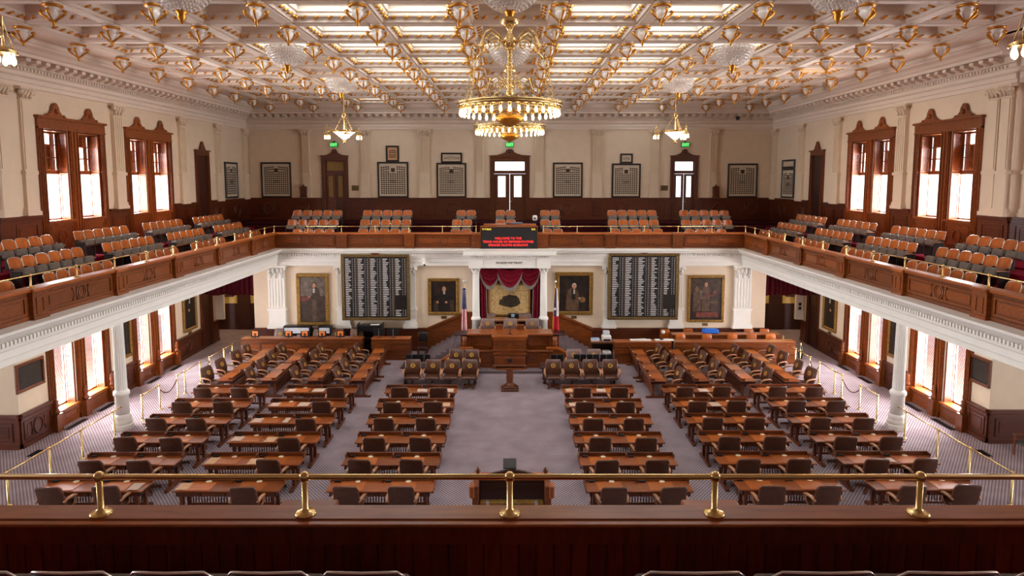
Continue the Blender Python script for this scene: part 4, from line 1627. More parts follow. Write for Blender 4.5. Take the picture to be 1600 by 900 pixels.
bench(-13.1, -7.2, 31.2, 'long wooden press bench with orange-papered monitors on it, American flag side')
bench(-6.75, -4.85, 31.2, 'short wooden bench with two dark screens, between the long bench and the steps')
bench(5.0, 7.72, 30.55, 'short wooden bench with papers on it, Texas flag side')
bench(7.85, 13.65, 30.55, 'long wooden bench with pale chair backs behind, front one, Texas flag side')
bench(8.1, 13.5, 31.95, 'long wooden bench behind the front bench, Texas flag side', 1.1)
for i, x in enumerate((-12.45, -10.82, -10.02, -9.18, -8.28)):
    t = thing('bench_monitor', 'monitor with an orange sheet on the long bench, %s from the aisle wall' % ORD[i], 'monitor', (x, 31.35, 1.08), 0, 'monitors on the long bench')
    MB().cbox(-.2, .2, 0, .03, .03, .33, .006).build('screen', BLACK, t)
    MB().box(-.03, .03, -.02, .0, 0, .2).build('stand', DARKM, t)
    MB().box(-.14, .13, -.012, -.003, .1, .32).build('orange_sheet', pm('orange_paper', srgb(236, 130, 50), .6, var=.04), t)
    MB().box(-.07, .07, -.016, -.011, .13, .23).build('print_block', pm('dark_ink', srgb(120, 60, 30), .6), t)
o = MB().box(-13.0, -7.3, 31.75, 32.9, 0, .13).build('platform_floor', STAIRC)
o['kind'] = 'structure'
for i, x in enumerate((-11.6, -10.45, -9.65, -8.75, -7.75)):
    (chair_pale if i % 2 == 0 else chair_seal)((x, 32.15, .13), PI, 'sealed chair behind the long bench, %s from the aisle wall, American flag side' % ORD[i], 'chairs behind the long bench')
for i, x in enumerate((-6.4, -5.7)):
    monitor((x, 31.35, 1.08), PI, 'wide black screen on the short bench, %s' % ('beside the gap', 'nearest the steps')[i], 'screens on the short bench')
for i, x in enumerate((8.45, 9.75, 11.0, 11.95, 12.9)):
    t = thing('bentwood_chair', 'pale round-backed chair between the two long benches, %s from the rostrum' % ORD[i], 'chair', (x, 31.45, 0), PI + rnd.uniform(-.1, .1), 'pale chairs at the long benches')
    leather_back(MB(), .5, .5, 1.2, .06, .06, -.2).build('backrest', W_SEAT, t)
    MB().cbox(-.23, .23, -.2, .22, .42, .47, .02).build('seat', W_SEAT, t)
    for sx, sy in product((-1, 1), repeat=2):
        MB().tube([(sx * .2, sy * .18, .42), (sx * .23, sy * .21, 0)], .02, 6).build('leg', W_ARM, t)
    if i == 0:
        c0 = t
for i, x in enumerate((7.9, 9.1, 10.3, 12.2, 13.0)):
    dup(c0, (x, 32.5 if i else 32.4, 0), PI, 'pale round-backed chair against the wall behind the rear bench, %s from the rostrum' % ORD[i], 'pale chairs at the long benches')
t = thing('folded_bag', 'blue folded bag lying on the rear bench below the large dark painting', 'bag', (10.05, 32.15, 1.1))
MB().cbox(-.4, .4, -.16, .16, 0, .24, .06).build('body', pm('blue_fabric', srgb(36, 110, 214), .6), t)
MB().tube([(-.3, -.1, .2), (-.2, -.14, .27), (.1, -.14, .27), (.2, -.1, .22)], .02, 5).build('strap', pm('blue_strap', srgb(70, 150, 235), .6), t)
for (x, lab, w_) in ((5.9, 'white papers spread on the short bench, Texas flag side', .5), (7.05, 'second heap of white papers on the short bench beside the microphone', .45)):
    t = thing('paper_stack', lab, 'papers', (x + .4, 30.85, 1.08))
    MB().cbox(-w_, w_, -.14, .16, 0, .03, .004).build('lower_sheets', PAPER, t)
    MB(Matrix.Rotation(.15, 4, 'Z')).cbox(-w_ * .7, w_ * .6, -.12, .12, .03, .05, .004).build('upper_sheets', PAPER, t)
t = thing('desk_lamp', 'pale-headed jointed lamp on the short bench beside the papers', 'lamp', (7.3, 30.8, 1.13))
MB().lathe([(.1, 0), (.1, .03), (.02, .05)], 12).build('base', BLACK, t)
MB().tube([(0, 0, .04), (-.12, 0, .2), (.06, 0, .34)], .014, 5).build('arm', BLACK, t)
MB().ball((.08, 0, .36), .09, 10, 6).build('head', PAPER, t)
t = thing('printer_stand', 'dark wooden stand beside the steps, Texas flag side', 'stand', (4.55, 31.6, 0))
MB().cbox(-.6, .6, -.35, .35, .8, .88, .015).build('top', W_PANEL, t)
for sx in (-1, 1):
    MB().box(*sorted((sx * .58, sx * .52)), -.32, .32, 0, .8).build('side', W_PANEL, t)
MB().box(-.52, .52, .26, .3, .1, .8).build('back', W_DARK, t)
t = thing('printer', 'white printer on the wooden stand by the steps', 'printer', (4.75, 31.5, .88))
MB().cbox(-.22, .22, -.2, .2, 0, .3, .04).build('body', PAPER, t)
MB().cbox(-.17, .17, -.23, -.19, .06, .14, .01).build('paper_slot', BLACK, t)
MB().cbox(-.16, .16, -.02, .2, .3, .5, .03).build('feed_tray', pm('grey_plastic', srgb(190, 196, 204), .4), t)
t = thing('paper_stack', 'small stack of blue-white paper on the stand beside the printer', 'papers', (4.2, 31.5, .88))
MB().cbox(-.2, .2, -.14, .14, 0, .12, .01).build('sheets', PAPER, t)
MB().cbox(-.2, .2, -.14, .14, .12, .14, .004).build('cover', pm('blue_cover', srgb(150, 180, 220), .5), t)
t = thing('computer_case', 'white computer case on the floor under the printer stand', 'computer', (4.75, 31.35, 0))
MB().cbox(-.2, .2, -.25, .25, .02, .42, .02).build('case', PAPER, t)
MB().box(-.1, .1, -.26, -.25, .05, .12).build('vent_panel', DARKM, t)
for i, (x, w_, mat) in enumerate(((-10.75, .62, PAPER), (-9.35, .26, PAPER))):
    t = thing('copier', 'white-fronted document feeder on the ledge under the standing portrait, %s' % ('wide one', 'narrow one')[i], 'copier', (x, 32.55, 1.0))
    MB().cbox(-w_ - .06, w_ + .06, -.2, .2, 0, .42, .02).build('body', BLACK, t)
    MB().box(-w_ - .02, w_ + .02, -.02, .2, -.87, 0).build('cabinet', W_DARK, t)
    MB().box(-w_, w_, -.21, -.2, .06, .34).build('front_panel', pm('pale_grey_panel', srgb(206, 206, 212), .5), t)
t = thing('equipment_rack', 'black equipment shelf below the voting board, American flag side', 'shelf', (-7.05, 32.5, 0))
for z in (.35, .8, 1.2):
    MB().box(-.62, .62, -.3, .3, z, z + .04).build('shelf', BLACK, t)
for sx in (-1, 1):
    MB().box(*sorted((sx * .62, sx * .58)), -.3, .3, 0, 1.55).build('side', BLACK, t)
MB().cbox(-.5, .5, -.25, .2, 1.24, 1.5, .03).build('cover', BLACK, t)
MB().cbox(.05, .5, -.28, -.1, 1.5, 1.53, .005).build('paper', PAPER, t)
t = thing('side_chair', 'dark upright chair standing beside the steps, American flag side', 'chair', (-4.35, 32.0, 0), PI)
leather_back(MB(), .5, .6, 1.15, .05, .07, -.2).build('backrest', BLACK, t)
MB().cbox(-.25, .25, -.22, .24, .42, .48, .015).build('seat', W_DARK, t)
MB().box(-.25, .25, -.2, -.16, .62, .68).build('rail', W_DESK, t)
for sx, sy in product((-1, 1), repeat=2):
    MB().box(*sorted((sx * .25, sx * .2)), *sorted((sy * .22, sy * .17)), 0, .42 if sy > 0 else 1.1).build('leg', W_DESK, t)

# ================================================================== VOTING BOARDS, PAINTINGS, PLAQUES
INK = pm('white_board_print', srgb(214, 210, 204), .5)
BOARD = pm('black_board', srgb(22, 18, 16), .4, var=.1)


def voting_board(x0, x1, z0, z1, label, seed):
    t = thing('voting_board', label, 'board', ((x0 + x1) / 2, YP - .34, (z0 + z1) / 2))
    w_, h = (x1 - x0) / 2, (z1 - z0) / 2
    MB().box(-w_ + .1, w_ - .1, -.06, .14, -h + .1, h - .1).build('panel', BOARD, t)
    m = MB().cbox(-w_, w_, -.1, .15, -h, -h + .14, .02).cbox(-w_, w_, -.1, .15, h - .14, h, .02).cbox(-w_, -w_ + .14, -.1, .15, -h + .14, h - .14, .02).cbox(w_ - .14, w_, -.1, .15, -h + .14, h - .14, .02)
    m.build('frame', BRONZE, t)
    MB().cbox(-.2, .2, -.1, .1, h, h + .07, .01).build('lamp_housing', BRONZE, t)
    MB().box(-.12, .12, -.105, -.1, h - .005, h + .06).build('lamp', pm('dark_red_lamp', srgb(120, 24, 20), .3), t)
    r = random.Random(seed)
    cw = (2 * w_ - .3) / 5
    for c in range(5):
        m = MB()
        xa = -w_ + .15 + c * cw
        n = 33
        for q in range(n):
            z = h - .2 - (q + .5) * (2 * h - .4) / n
            if c == 4 and 20 < q < 29:
                continue
            ln = r.uniform(.15, .32)
            m.box(xa + .06, xa + .06 + ln, -.066, -.06, z - .02, z + .016)
            m.box(xa + cw - .1, xa + cw - .06, -.066, -.06, z - .015, z + .015)
            m.box(xa + cw - .22, xa + cw - .19, -.066, -.06, z - .012, z + .012)
        m.build('name_column', INK, t, 'stuff')
        if c:
            MB().box(xa - .012, xa + .012, -.07, -.06, -h + .14, h - .14).build('divider', BRONZE, t)


voting_board(-8.5, -5.05, 1.67, 5.04, 'black voting board with white name rows, American flag side', 1)
voting_board(4.96, 8.53, 1.70, 5.1, 'black voting board with white name rows, Texas flag side', 2)


def skin(c):
    return pm('painted_flesh', srgb(*c), .5, var=.1, scale=18)


def painting(name, label, M, wd, ht, fr=.16, figs=(), canvas=CANVAS, plate=True, frame=GOLDF):
    """framed oil painting; local x along, -y out of the wall, origin at the bottom centre; figs: (kind, x, z, rx, rz, material) in fractions"""
    t = thing(name, label, 'painting')
    h = wd / 2
    MB(M).box(-h + fr, h - fr, -.05, -.01, fr, ht - fr).build('canvas', canvas, t)
    m = MB(M)
    for (a, b, p, q) in ((-h, h, 0, fr), (-h, h, ht - fr, ht), (-h, -h + fr, fr, ht - fr), (h - fr, h, fr, ht - fr)):
        m.cbox(a, b, -.11, 0, p, q, .025)
    m.build('frame', frame, t)
    cw, ch = wd - 2 * fr, ht - 2 * fr
    for i, (kind, x, z, rx, rz, mat) in enumerate(figs):
        cx, cz, ax, az = (x - .5) * cw, fr + z * ch, rx * cw, rz * ch
        d = -.052 - .0015 * (i + 1)
        if kind == 'o':
            pl = [(cx + ax * math.cos(2 * PI * k / 16), cz + az * math.sin(2 * PI * k / 16)) for k in range(16)]
        elif kind == 'b':                                       # shoulders and body tapering down
            pl = [(cx - ax, cz - az), (cx - ax * .95, cz + az * .4), (cx - ax * .7, cz + az * .8), (cx - ax * .2, cz + az), (cx + ax * .2, cz + az), (cx + ax * .7, cz + az * .8), (cx + ax * .95, cz + az * .4), (cx + ax, cz - az)]
        else:
            pl = [(cx - ax, cz - az), (cx + ax, cz - az), (cx + ax, cz + az), (cx - ax, cz + az)]
        pl = [(max(-h + fr, min(h - fr, px)), max(fr, min(ht - fr, pz))) for px, pz in pl]
        MB(M).prism(pl, d, -.05, 'y').build('painted_shape', mat, t)
    if plate:
        MB(M).box(-.14, .14, -.03, 0, -.2, -.06).build('name_plate', BRONZE, t)
    return t


def paint(n, c):
    return pm(n, srgb(*c), .45, var=.25, scale=5)


P_DK, P_BR, P_BR2, P_SKY, P_RED, P_WH, P_TAN = paint('paint_black', (24, 20, 20)), paint('paint_brown', (58, 42, 30)), paint('paint_umber', (84, 62, 44)), \
    paint('paint_storm', (104, 90, 78)), paint('paint_red', (112, 52, 38)), paint('paint_linen', (190, 178, 164)), paint('paint_tan', (118, 88, 58))
FL = skin((186, 128, 98))
FL2 = skin((206, 172, 150))
painting('standing_portrait', 'tall gilt-framed portrait of a standing man against a stormy sky', MBK(-10.07, YP) @ Matrix.Translation((0, 0, 1.33)), 1.64, 2.68, .17,
         (('r', .5, .78, .5, .22, P_SKY), ('r', .5, .3, .5, .28, P_BR), ('o', .15, .52, .2, .05, P_RED), ('b', .62, .58, .17, .2, P_BR), ('r', .56, .26, .09, .24, P_BR2), ('r', .68, .26, .05, .24, P_BR),
          ('o', .56, .83, .09, .055, P_DK), ('o', .56, .815, .065, .05, FL), ('b', .55, .7, .04, .05, P_WH), ('o', .36, .56, .05, .015, FL)), plate=False)
painting('seated_portrait', 'gilt-framed portrait of a seated man in a black suit, beside the American flag', MBK(-3.38, YP) @ Matrix.Translation((0, 0, 1.87)), 1.6, 1.9, .16,
         (('r', .5, .2, .4, .18, P_BR), ('b', .52, .42, .22, .3, P_DK), ('r', .5, .15, .22, .12, P_DK), ('o', .52, .75, .075, .085, FL), ('b', .52, .64, .035, .05, P_WH), ('o', .25, .32, .05, .04, FL), ('o', .6, .32, .05, .035, FL)))
painting('coat_portrait', 'gilt-framed portrait of a white-haired man holding a pale hat, beside the Texas flag', MBK(3.29, YP) @ Matrix.Translation((0, 0, 1.87)), 1.92, 2.22, .19,
         (('b', .45, .34, .22, .32, P_BR2), ('b', .47, .5, .07, .16, P_DK), ('o', .5, .72, .075, .075, P_WH), ('o', .5, .7, .06, .07, FL), ('b', .5, .56, .03, .07, P_WH), ('o', .78, .33, .1, .08, P_TAN), ('o', .68, .37, .04, .03, FL)))
painting('group_painting', 'large dark gilt-framed painting of a group of figures above the rear bench', MBK(10.03, YP) @ Matrix.Translation((0, 0, 1.5)), 1.87, 2.42, .13,
         (('r', .5, .8, .5, .18, P_BR), ('b', .22, .5, .12, .3, P_BR2), ('b', .5, .52, .13, .32, P_BR2), ('b', .78, .45, .12, .26, P_BR), ('r', .55, .12, .35, .06, P_RED), ('o', .22, .74, .05, .06, P_TAN),
          ('o', .5, .84, .05, .055, FL), ('o', .78, .66, .045, .05, P_RED), ('r', .34, .6, .03, .1, P_SKY), ('r', .6, .58, .16, .02, P_RED), ('r', .7, .42, .2, .02, P_BR2)))
for s in (-1, 1):
    painting('tall_portrait', 'tall gilt-framed dark portrait on the side wall beside the far window, %s side' % SIDE[s], MS(s, XL, 32.05) @ Matrix.Translation((0, 0, 1.28)), 1.35, 2.4, .15,
             (('b', .5, .45, .3, .38, P_DK), ('o', .5, .8, .12, .07, FL), ('b', .52, .66, .06, .08, P_WH), ('o', .45, .42, .08, .03, FL)))
    painting('half_hidden_portrait', 'gilt-framed dark portrait half hidden by the round column, %s side' % SIDE[s], MS(s, XL, 26.4) @ Matrix.Translation((0, 0, 1.4)), 1.2, 2.2, .14,
             (('b', .5, .45, .3, .38, P_DK), ('o', .5, .8, .12, .07, FL)))
    painting('passage_picture', 'small dark-framed picture on the yellow passage wall, %s side' % SIDE[s], MBK(s * 16.6, 37.8) @ Matrix.Translation((0, 0, 1.95)), .9, 1.3, .1,
             (('r', .5, .5, .36, .4, IVORY), ('b', .5, .45, .2, .26, P_DK)), P_TAN, False, W_DARK)
    t = thing('memorial_plaque', 'dark bronze tablet in a wooden frame on the side wall, %s side' % SIDE[s], 'plaque')
    M = MS(s, XL, 21.2 if s < 0 else 21.62) @ Matrix.Translation((0, 0, 1.85)) @ Matrix.Diagonal((.92 if s < 0 else .66, 1, 1, 1))
    MB(M).box(-.6, .6, -.04, -.01, .1, .86).build('tablet', DARKM, t)
    m = MB(M)
    for (a, b, p, q) in ((-.7, .7, 0, .1), (-.7, .7, .86, .96), (-.7, -.6, .1, .86), (.6, .7, .1, .86)):
        m.cbox(a, b, -.08, 0, p, q, .015)
    m.build('frame', W_DESK, t)
    m = MB(M)
    for q in range(9):
        m.box(-.5, .5, -.046, -.04, .18 + q * .07, .2 + q * .07)
    m.build('raised_lines', pm('worn_bronze_lettering', srgb(74, 66, 56), .5, .4), t, 'stuff')
    # curtain pelmet over the passage
    t = thing('pelmet_curtain', 'dark burgundy pelmet curtain over the side passage, %s side' % SIDE[s], 'curtain')

    def pc(u, v, s=s):
        x = s * (13.15 + 2.85 * u)
        return (x, 33.55 + .06 * math.sin(u * PI * 22) + .012 * math.sin(u * 61), 4.42 - v * 1.62 - .03 * math.sin(u * PI * 6))
    MB().grid(pc, 110, 3).build('drape', DCURT, t)
    MB().tube([(s * 13.12, 33.55, 4.4), (s * 15.98, 33.55, 4.4)], .03, 8).build('rod', BRASS, t)
    # unseen globe lamp and point light, added to brighten the passage
    t = thing('added_passage_lamp', 'added unseen globe lamp in the yellow passage, %s side' % SIDE[s], 'lamp', (s * 15.2, 36.4, 4.44))
    MB().lathe([(.14, 0), (.14, -.04), (.05, -.06)], 12).build('canopy', BRASS, t)
    MB().ball((0, 0, -.2), .15, 12, 8).build('globe', SHADE, t)
    pl_ = bpy.data.lights.new('added_passage_light', 'POINT')
    pl_.energy = 60
    pl_.color = (1, .8, .55)
    pl_.shadow_soft_size = .15
    po = bpy.data.objects.new('added_passage_light', pl_)
    COL.objects.link(po)
    po.location = (s * 15.2, 36.4, 4.0)
    # white panel of the passage corner
    m = MB().box(*sorted((s * 15.55, s * 15.98)), 34.95, 35.15, 1.2, 4.4)
    o = m.build('wall_panel', WHITE)
    o['kind'] = 'structure'
    if s > 0:
        t = thing('switch_plate', 'pair of dark switches on the white passage corner, Texas flag side', 'switch', (15.75, 34.94, 1.75))
        MB().box(-.07, .07, -.02, 0, 0, .16).build('lower_switch', BLACK, t)
        MB().box(-.07, .07, -.02, 0, .22, .38).build('upper_switch', BLACK, t)


# framed class composites of the far gallery
def composite(cx, z0, wd, ht, label, rows, cols, M=None, tint=None, head=True):
    t = thing('framed_composite', label, 'picture')
    M = (M if M is not None else MBK(cx, YU)) @ Matrix.Translation((0, 0, z0))
    h = wd / 2
    f = .1
    MB(M).box(-h + f, h - f, -.04, -.01, f, ht - f).build('mount', tint or pm('buff_mount', srgb(206, 190, 166), .5, var=.04), t)
    m = MB(M)
    for (a, b, p, q) in ((-h, h, 0, f), (-h, h, ht - f, ht), (-h, -h + f, f, ht - f), (h - f, h, f, ht - f)):
        m.cbox(a, b, -.09, 0, p, q, .015)
    m.build('frame', pm('black_frame', srgb(26, 18, 14), .35), t)
    if rows:
        m = MB(M)
        gw, gh = (wd - 2 * f - .16), (ht - 2 * f - .3)
        for r in range(rows):
            for c in range(cols):
                if head and r < 3 and abs(c - (cols - 1) / 2) < 1.2:
                    continue
                x = -gw / 2 + gw * (c + .5) / cols
                z = f + .08 + gh * (r + .5) / rows
                z = ht - z - .1 + (.05 * math.cos((x / gw) * PI * 1.2) if r < 2 else 0)
                a, b = gw / cols * .45, gh / rows * .43
                m.prism([(x + a * math.cos(2 * PI * k / 6), z + b * math.sin(2 * PI * k / 6)) for k in range(6)], -.045, -.04, 'y')
        m.build('small_portraits', pm('sepia_portraits', srgb(74, 56, 42), .5, var=.2, scale=30), t, 'stuff')
        if head:
            m = MB(M)
            m.box(-.12, .12, -.048, -.04, ht - .62, ht - .38)
            m.box(-.2, .2, -.048, -.04, ht * .42, ht * .42 + .05).box(-.2, .2, -.048, -.04, ht * .42 + .1, ht * .42 + .15)
            m.build('crest', pm('sepia_crest', srgb(60, 44, 34), .5), t)
    return t


composite(-14.4, 7.66, 1.86, 2.18, 'framed group composite nearest the corner, American flag end of the far gallery', 13, 12)
composite(-7.2, 7.66, 1.9, 2.2, 'framed composite of small portraits under the tall buff frame', 13, 11)
composite(-7.21, 9.87, .8, .98, 'small tall black frame with an orange-buff sheet, standing on a large composite', 4, 5, None, BUFF, False)
composite(-3.6, 7.66, 1.84, 2.14, 'framed composite of even rows under the wide low frame', 15, 14)
composite(-3.58, 9.8, 1.3, .62, 'wide low black frame with a pale panoramic picture, standing on a composite', 3, 9, None, None, False)
composite(3.58, 7.66, 1.84, 2.16, 'framed composite hanging alone beside the double door of the far gallery', 13, 12)
composite(7.18, 7.66, 1.78, 2.1, 'framed composite below the little square frame', 13, 11)
composite(7.18, 9.77, .78, .6, 'little square black frame standing on a composite', 3, 4, None, None, False)
composite(14.35, 7.66, 1.84, 2.1, 'framed composite nearest the corner, Texas flag end of the far gallery', 13, 11)
for s in (-1, 1):
    composite(0, 7.7, 1.7, 2.08 if s < 0 else 1.72, 'framed composite on the side wall beyond the dark door, %s side gallery' % SIDE[s], 12, 10, MS(s, XU, 38.1))
    if s > 0:
        composite(0, 9.43, 1.7, .5, 'low frame standing on the composite of the Texas flag side gallery', 2, 8, MS(s, XU, 38.1), None, False)
    t = thing('carved_wall_cabinet', 'small dark carved wall cabinet by the narrow door, far gallery, %s end' % SIDE[s], 'cabinet', (s * 12.68, YU - .17, 7.68))
    MB().cbox(-.2, .2, -.12, .14, .06, .58, .01).build('body', W_WAINS, t)
    MB().prism([(-.25, .58), (.25, .58), (.16, .68), (.06, .7), (0, .8), (-.06, .7), (-.16, .68)], -.14, .14, 'y').build('crest', W_WAINS, t)
    MB().cbox(-.24, .24, -.14, .14, 0, .06, .01).build('ledge', W_WAINS, t)
    t = thing('bronze_plaque', 'small bronze plaque by the narrow door, far gallery, %s end' % SIDE[s], 'plaque', (s * 9.55, YU - .02, 8.1))
    MB().cbox(-.22, .22, -.02, .02, 0, .32, .006).build('plate', BRONZE, t)
    m = MB()
    for q in range(4):
        m.box(-.16, .16, -.024, -.02, .06 + q * .06, .08 + q * .06)
    m.build('lettering', DARKM, t, 'stuff')
    # small panel of vents in the carpet along the windows
    for i, (x, y, lx, ly) in enumerate(((15.62, 22.8, .2, 1.1), (15.62, 24.6, .2, 1.0), (15.62, 28.0, .2, .9), (15.62, 29.9, .2, .9), (15.3, 20.3, .22, .5))):
        t = thing('floor_vent', 'dark floor grille %s, %s side' % (('under the nearest window', 'under the second window', 'under the third window', 'under the farthest window', 'in the carpet below the plaque')[i], SIDE[s]), 'grille', (s * x, y, 0), 0, 'floor grilles')
        m = MB().box(-lx / 2, lx / 2, -ly / 2, ly / 2, .0, .012)
        m.build('frame', DARKM, t)
        m = MB()
        for q in range(12):
            yy = -ly / 2 + (q + .5) * ly / 12
            m.box(-lx / 2 + .03, lx / 2 - .03, yy - .012, yy + .012, .012, .02)
        m.build('bars', BLACK, t, 'stuff')

# ================================================================== SCREEN SIGN ON THE FAR PARAPET
t = thing('screen_sign', 'black electronic screen with red and yellow lettering on the far gallery front', 'sign', (-.04, 32.62, 5.3))
MB().cbox(-1.42, 1.42, 0, .18, 0, 1.1, .02).build('housing', pm('screen_black', srgb(26, 25, 26), .5), t)
m = MB().box(-1.45, -1.42, -.02, .18, 0, 1.13).box(1.42, 1.45, -.02, .18, 0, 1.13).box(-1.45, 1.45, -.02, .3, 1.1, 1.16)
m.build('frame', W_PANEL, t)
for i, (b, z, sz) in enumerate((('WELCOME TO THE', .54, .155), ('TEXAS HOUSE OF REPRESENTATIVES', .37, .155), ('SPEAKER DUSTIN BURROWS', .2, .155))):
    text(b, sz, (-.04, -.006, z), (PI / 2, 0, 0), LEDR, 'red_text_line', t)
for b, x in (('7/17/2025', -1.12), ('3:52', 1.22)):
    text(b, .115, (x, -.006, 1.0), (PI / 2, 0, 0), LEDY, 'yellow_text_line', t)
t = thing('gallery_table', 'wooden table behind the screen sign, its orange-brown top showing over it', 'table', (0, 33.5, 5.32))
MB().cbox(-1.35, 1.35, -.3, .45, 1.12, 1.18, .012).build('tabletop', W_CAP, t)
for sx in (-1, 1):
    MB().box(*sorted((sx * 1.25, sx * 1.15)), -.2, .4, 0, 1.12).build('leg', W_PANEL, t)
t = thing('folded_cloth', 'grey-blue folded cloth lying on the table behind the screen sign', 'cloth', (.35, 33.5, 6.5))
MB().cbox(-.3, .3, -.2, .2, 0, .1, .04).build('upper_fold', pm('grey_blue_cloth', srgb(110, 112, 124), .8), t)
MB().cbox(-.55, -.28, -.18, .18, 0, .05, .02).build('lower_fold', DARKM, t)
t = thing('tripod_camera', 'white camera head on a dark tripod in the far gallery beside the screen sign', 'camera', (1.33, 34.6, 5.32))
MB().tube([(0, 0, 1.3), (-.25, -.2, 0)], .03, 6).build('leg', BLACK, t)
MB().tube([(0, 0, 1.3), (.25, -.2, 0)], .03, 6).build('leg', BLACK, t)
MB().tube([(0, 0, 1.3), (0, .3, 0)], .03, 6).build('leg', BLACK, t)
MB().lathe([(.1, 0), (.13, .05), (.13, .22), (.1, .27)], 12, (0, 0, 1.3)).build('head', PAPER, t)
MB().ball((0, -.1, 1.42), .06, 8, 5).build('lens', BLACK, t)

# exit signs
for i, (x, wh) in enumerate(((-10.78, 'over the dim amber door'), (0, 'over the bright double door'), (10.76, 'over the bright narrow door'))):
    t = thing('exit_sign', 'green lit exit sign %s' % wh, 'sign', (x, YU - .1, 10.76))
    MB().cbox(-.24, .24, -.06, .06, 0, .28, .01).build('housing', pm('exit_housing', srgb(20, 70, 30), .4), t)
    MB().box(-.22, .22, -.064, -.06, .02, .26).build('green_face', EXITG, t)
    text('EXIT', .22, (0, -.066, .14), (PI / 2, 0, 0), EXITW, 'exit_letters', t)
    MB().box(-.03, .03, -.02, .1, .28, .36).build('bracket', DARKM, t)
t = thing('security_camera', 'white dome camera on the white beam beside the voting board, American flag side', 'camera', (-4.33, 32.58, 4.55))
MB().box(-.08, .08, -.1, .06, .1, .28).build('bracket', PAPER, t)
MB().ball((.06, -.12, .02), .1, 10, 6).build('dome', PAPER, t)
MB().ball((.06, -.18, -.02), .06, 8, 5).build('lens', BLACK, t)
t = thing('dome_camera', 'black dome camera under the far cornice, Texas flag side', 'camera', (13.7, 39.75, 12.42))
MB().ball((0, 0, 0), .11, 10, 6).build('dome', BLACK, t)
MB().lathe([(.12, .0), (.12, .12), (.06, .14)], 12).build('mount', DARKM, t)

# ================================================================== RAILS
def rail_post(loc, label, group, h=.29, r=.024):
    t = thing('brass_rail_post', label, 'post', loc, 0, group)
    MB().lathe([(.085, 0), (.085, .012), (.07, .02), (.04, .03), (r, .05), (r, h)], 14).build('post', BRASS, t)
    MB().ball((0, 0, h + .02), .045, 12, 8).build('ball', BRASS, t)
    return t


def once(f):
    st = {}

    def g(loc, label, group):
        if 'o' not in st:
            st['o'] = f(loc, label, group)
            return st['o']
        return dup(st['o'], loc, 0, label, group)
    return g


gpost = once(lambda l, a, b: rail_post(l, a, b))
spost = once(lambda l, a, b: rail_post(l, a, b, .92, .03))


def bar(p0, p1, label, r=.018, name='brass_rail'):
    v = Vector(p1) - Vector(p0)
    L = v.length
    t = thing(name, label, 'rail', p0)
    t.rotation_euler = v.to_track_quat('X', 'Z').to_euler()
    MB().tube([(0, 0, 0), (L, 0, 0)], r, 10).build('bar', BRASS, t)
    m = MB().tube([(.03, 0, 0), (.07, 0, 0)], r * 1.35, 10).tube([(L - .07, 0, 0), (L - .03, 0, 0)], r * 1.35, 10)
    m.build('collars', BRASS, t)
    return t


px = [-3.3 - 1.65 * 2, -3.3 - 1.65, -3.3, -1.65, 0, 1.65, 3.3, 3.3 + 1.65, 3.3 + 3.3]
for i, x in enumerate(px):
    if abs(x) < 5:
        gpost((x, 5.04, 6.11), 'brass rail post on the near parapet, %s' % {-3.3: 'second from the American flag end', -1.65: 'just before the central post, American flag side', 0: 'the central one',
              1.65: 'just after the central post, Texas flag side', 3.3: 'second from the Texas flag end'}.get(x, 'at the %s end' % SIDE[-1 if x < 0 else 1]), 'posts of the near parapet')
bar((-9, 5.04, 6.42), (9, 5.04, 6.42), 'long brass handrail along the near parapet', .024)
for s in (-1, 1):
    y = 16.1 - 1.735 * 2
    i = 0
    while y < 32.5:
        gpost((s * 11.94, y, 6.11), 'brass post on the side gallery parapet, %s from the near end, %s side' % (ORD[i], SIDE[s]), 'posts of the %s side parapet' % SIDE[s])
        y += 1.735
        i += 1
    bar((s * 11.94, 5.3, 6.42), (s * 11.94, 32.98, 6.42), 'long brass handrail on the side gallery parapet, %s side' % SIDE[s])
xs = [-11.94 + 1.706 * i for i in range(15)]
for i, x in enumerate(xs):
    if abs(x) > 1.0:
        gpost((x, 32.98, 6.11), 'brass post on the far gallery parapet, %s from the %s corner' % (ORD[min(i, 14 - i)], SIDE[-1 if x < 0 else 1]), 'posts of the far parapet')
for s in (-1, 1):
    bar((s * 11.94, 32.98, 6.42), (s * 1.7, 32.98, 6.42), 'brass handrail on the far gallery parapet, %s half' % SIDE[s])
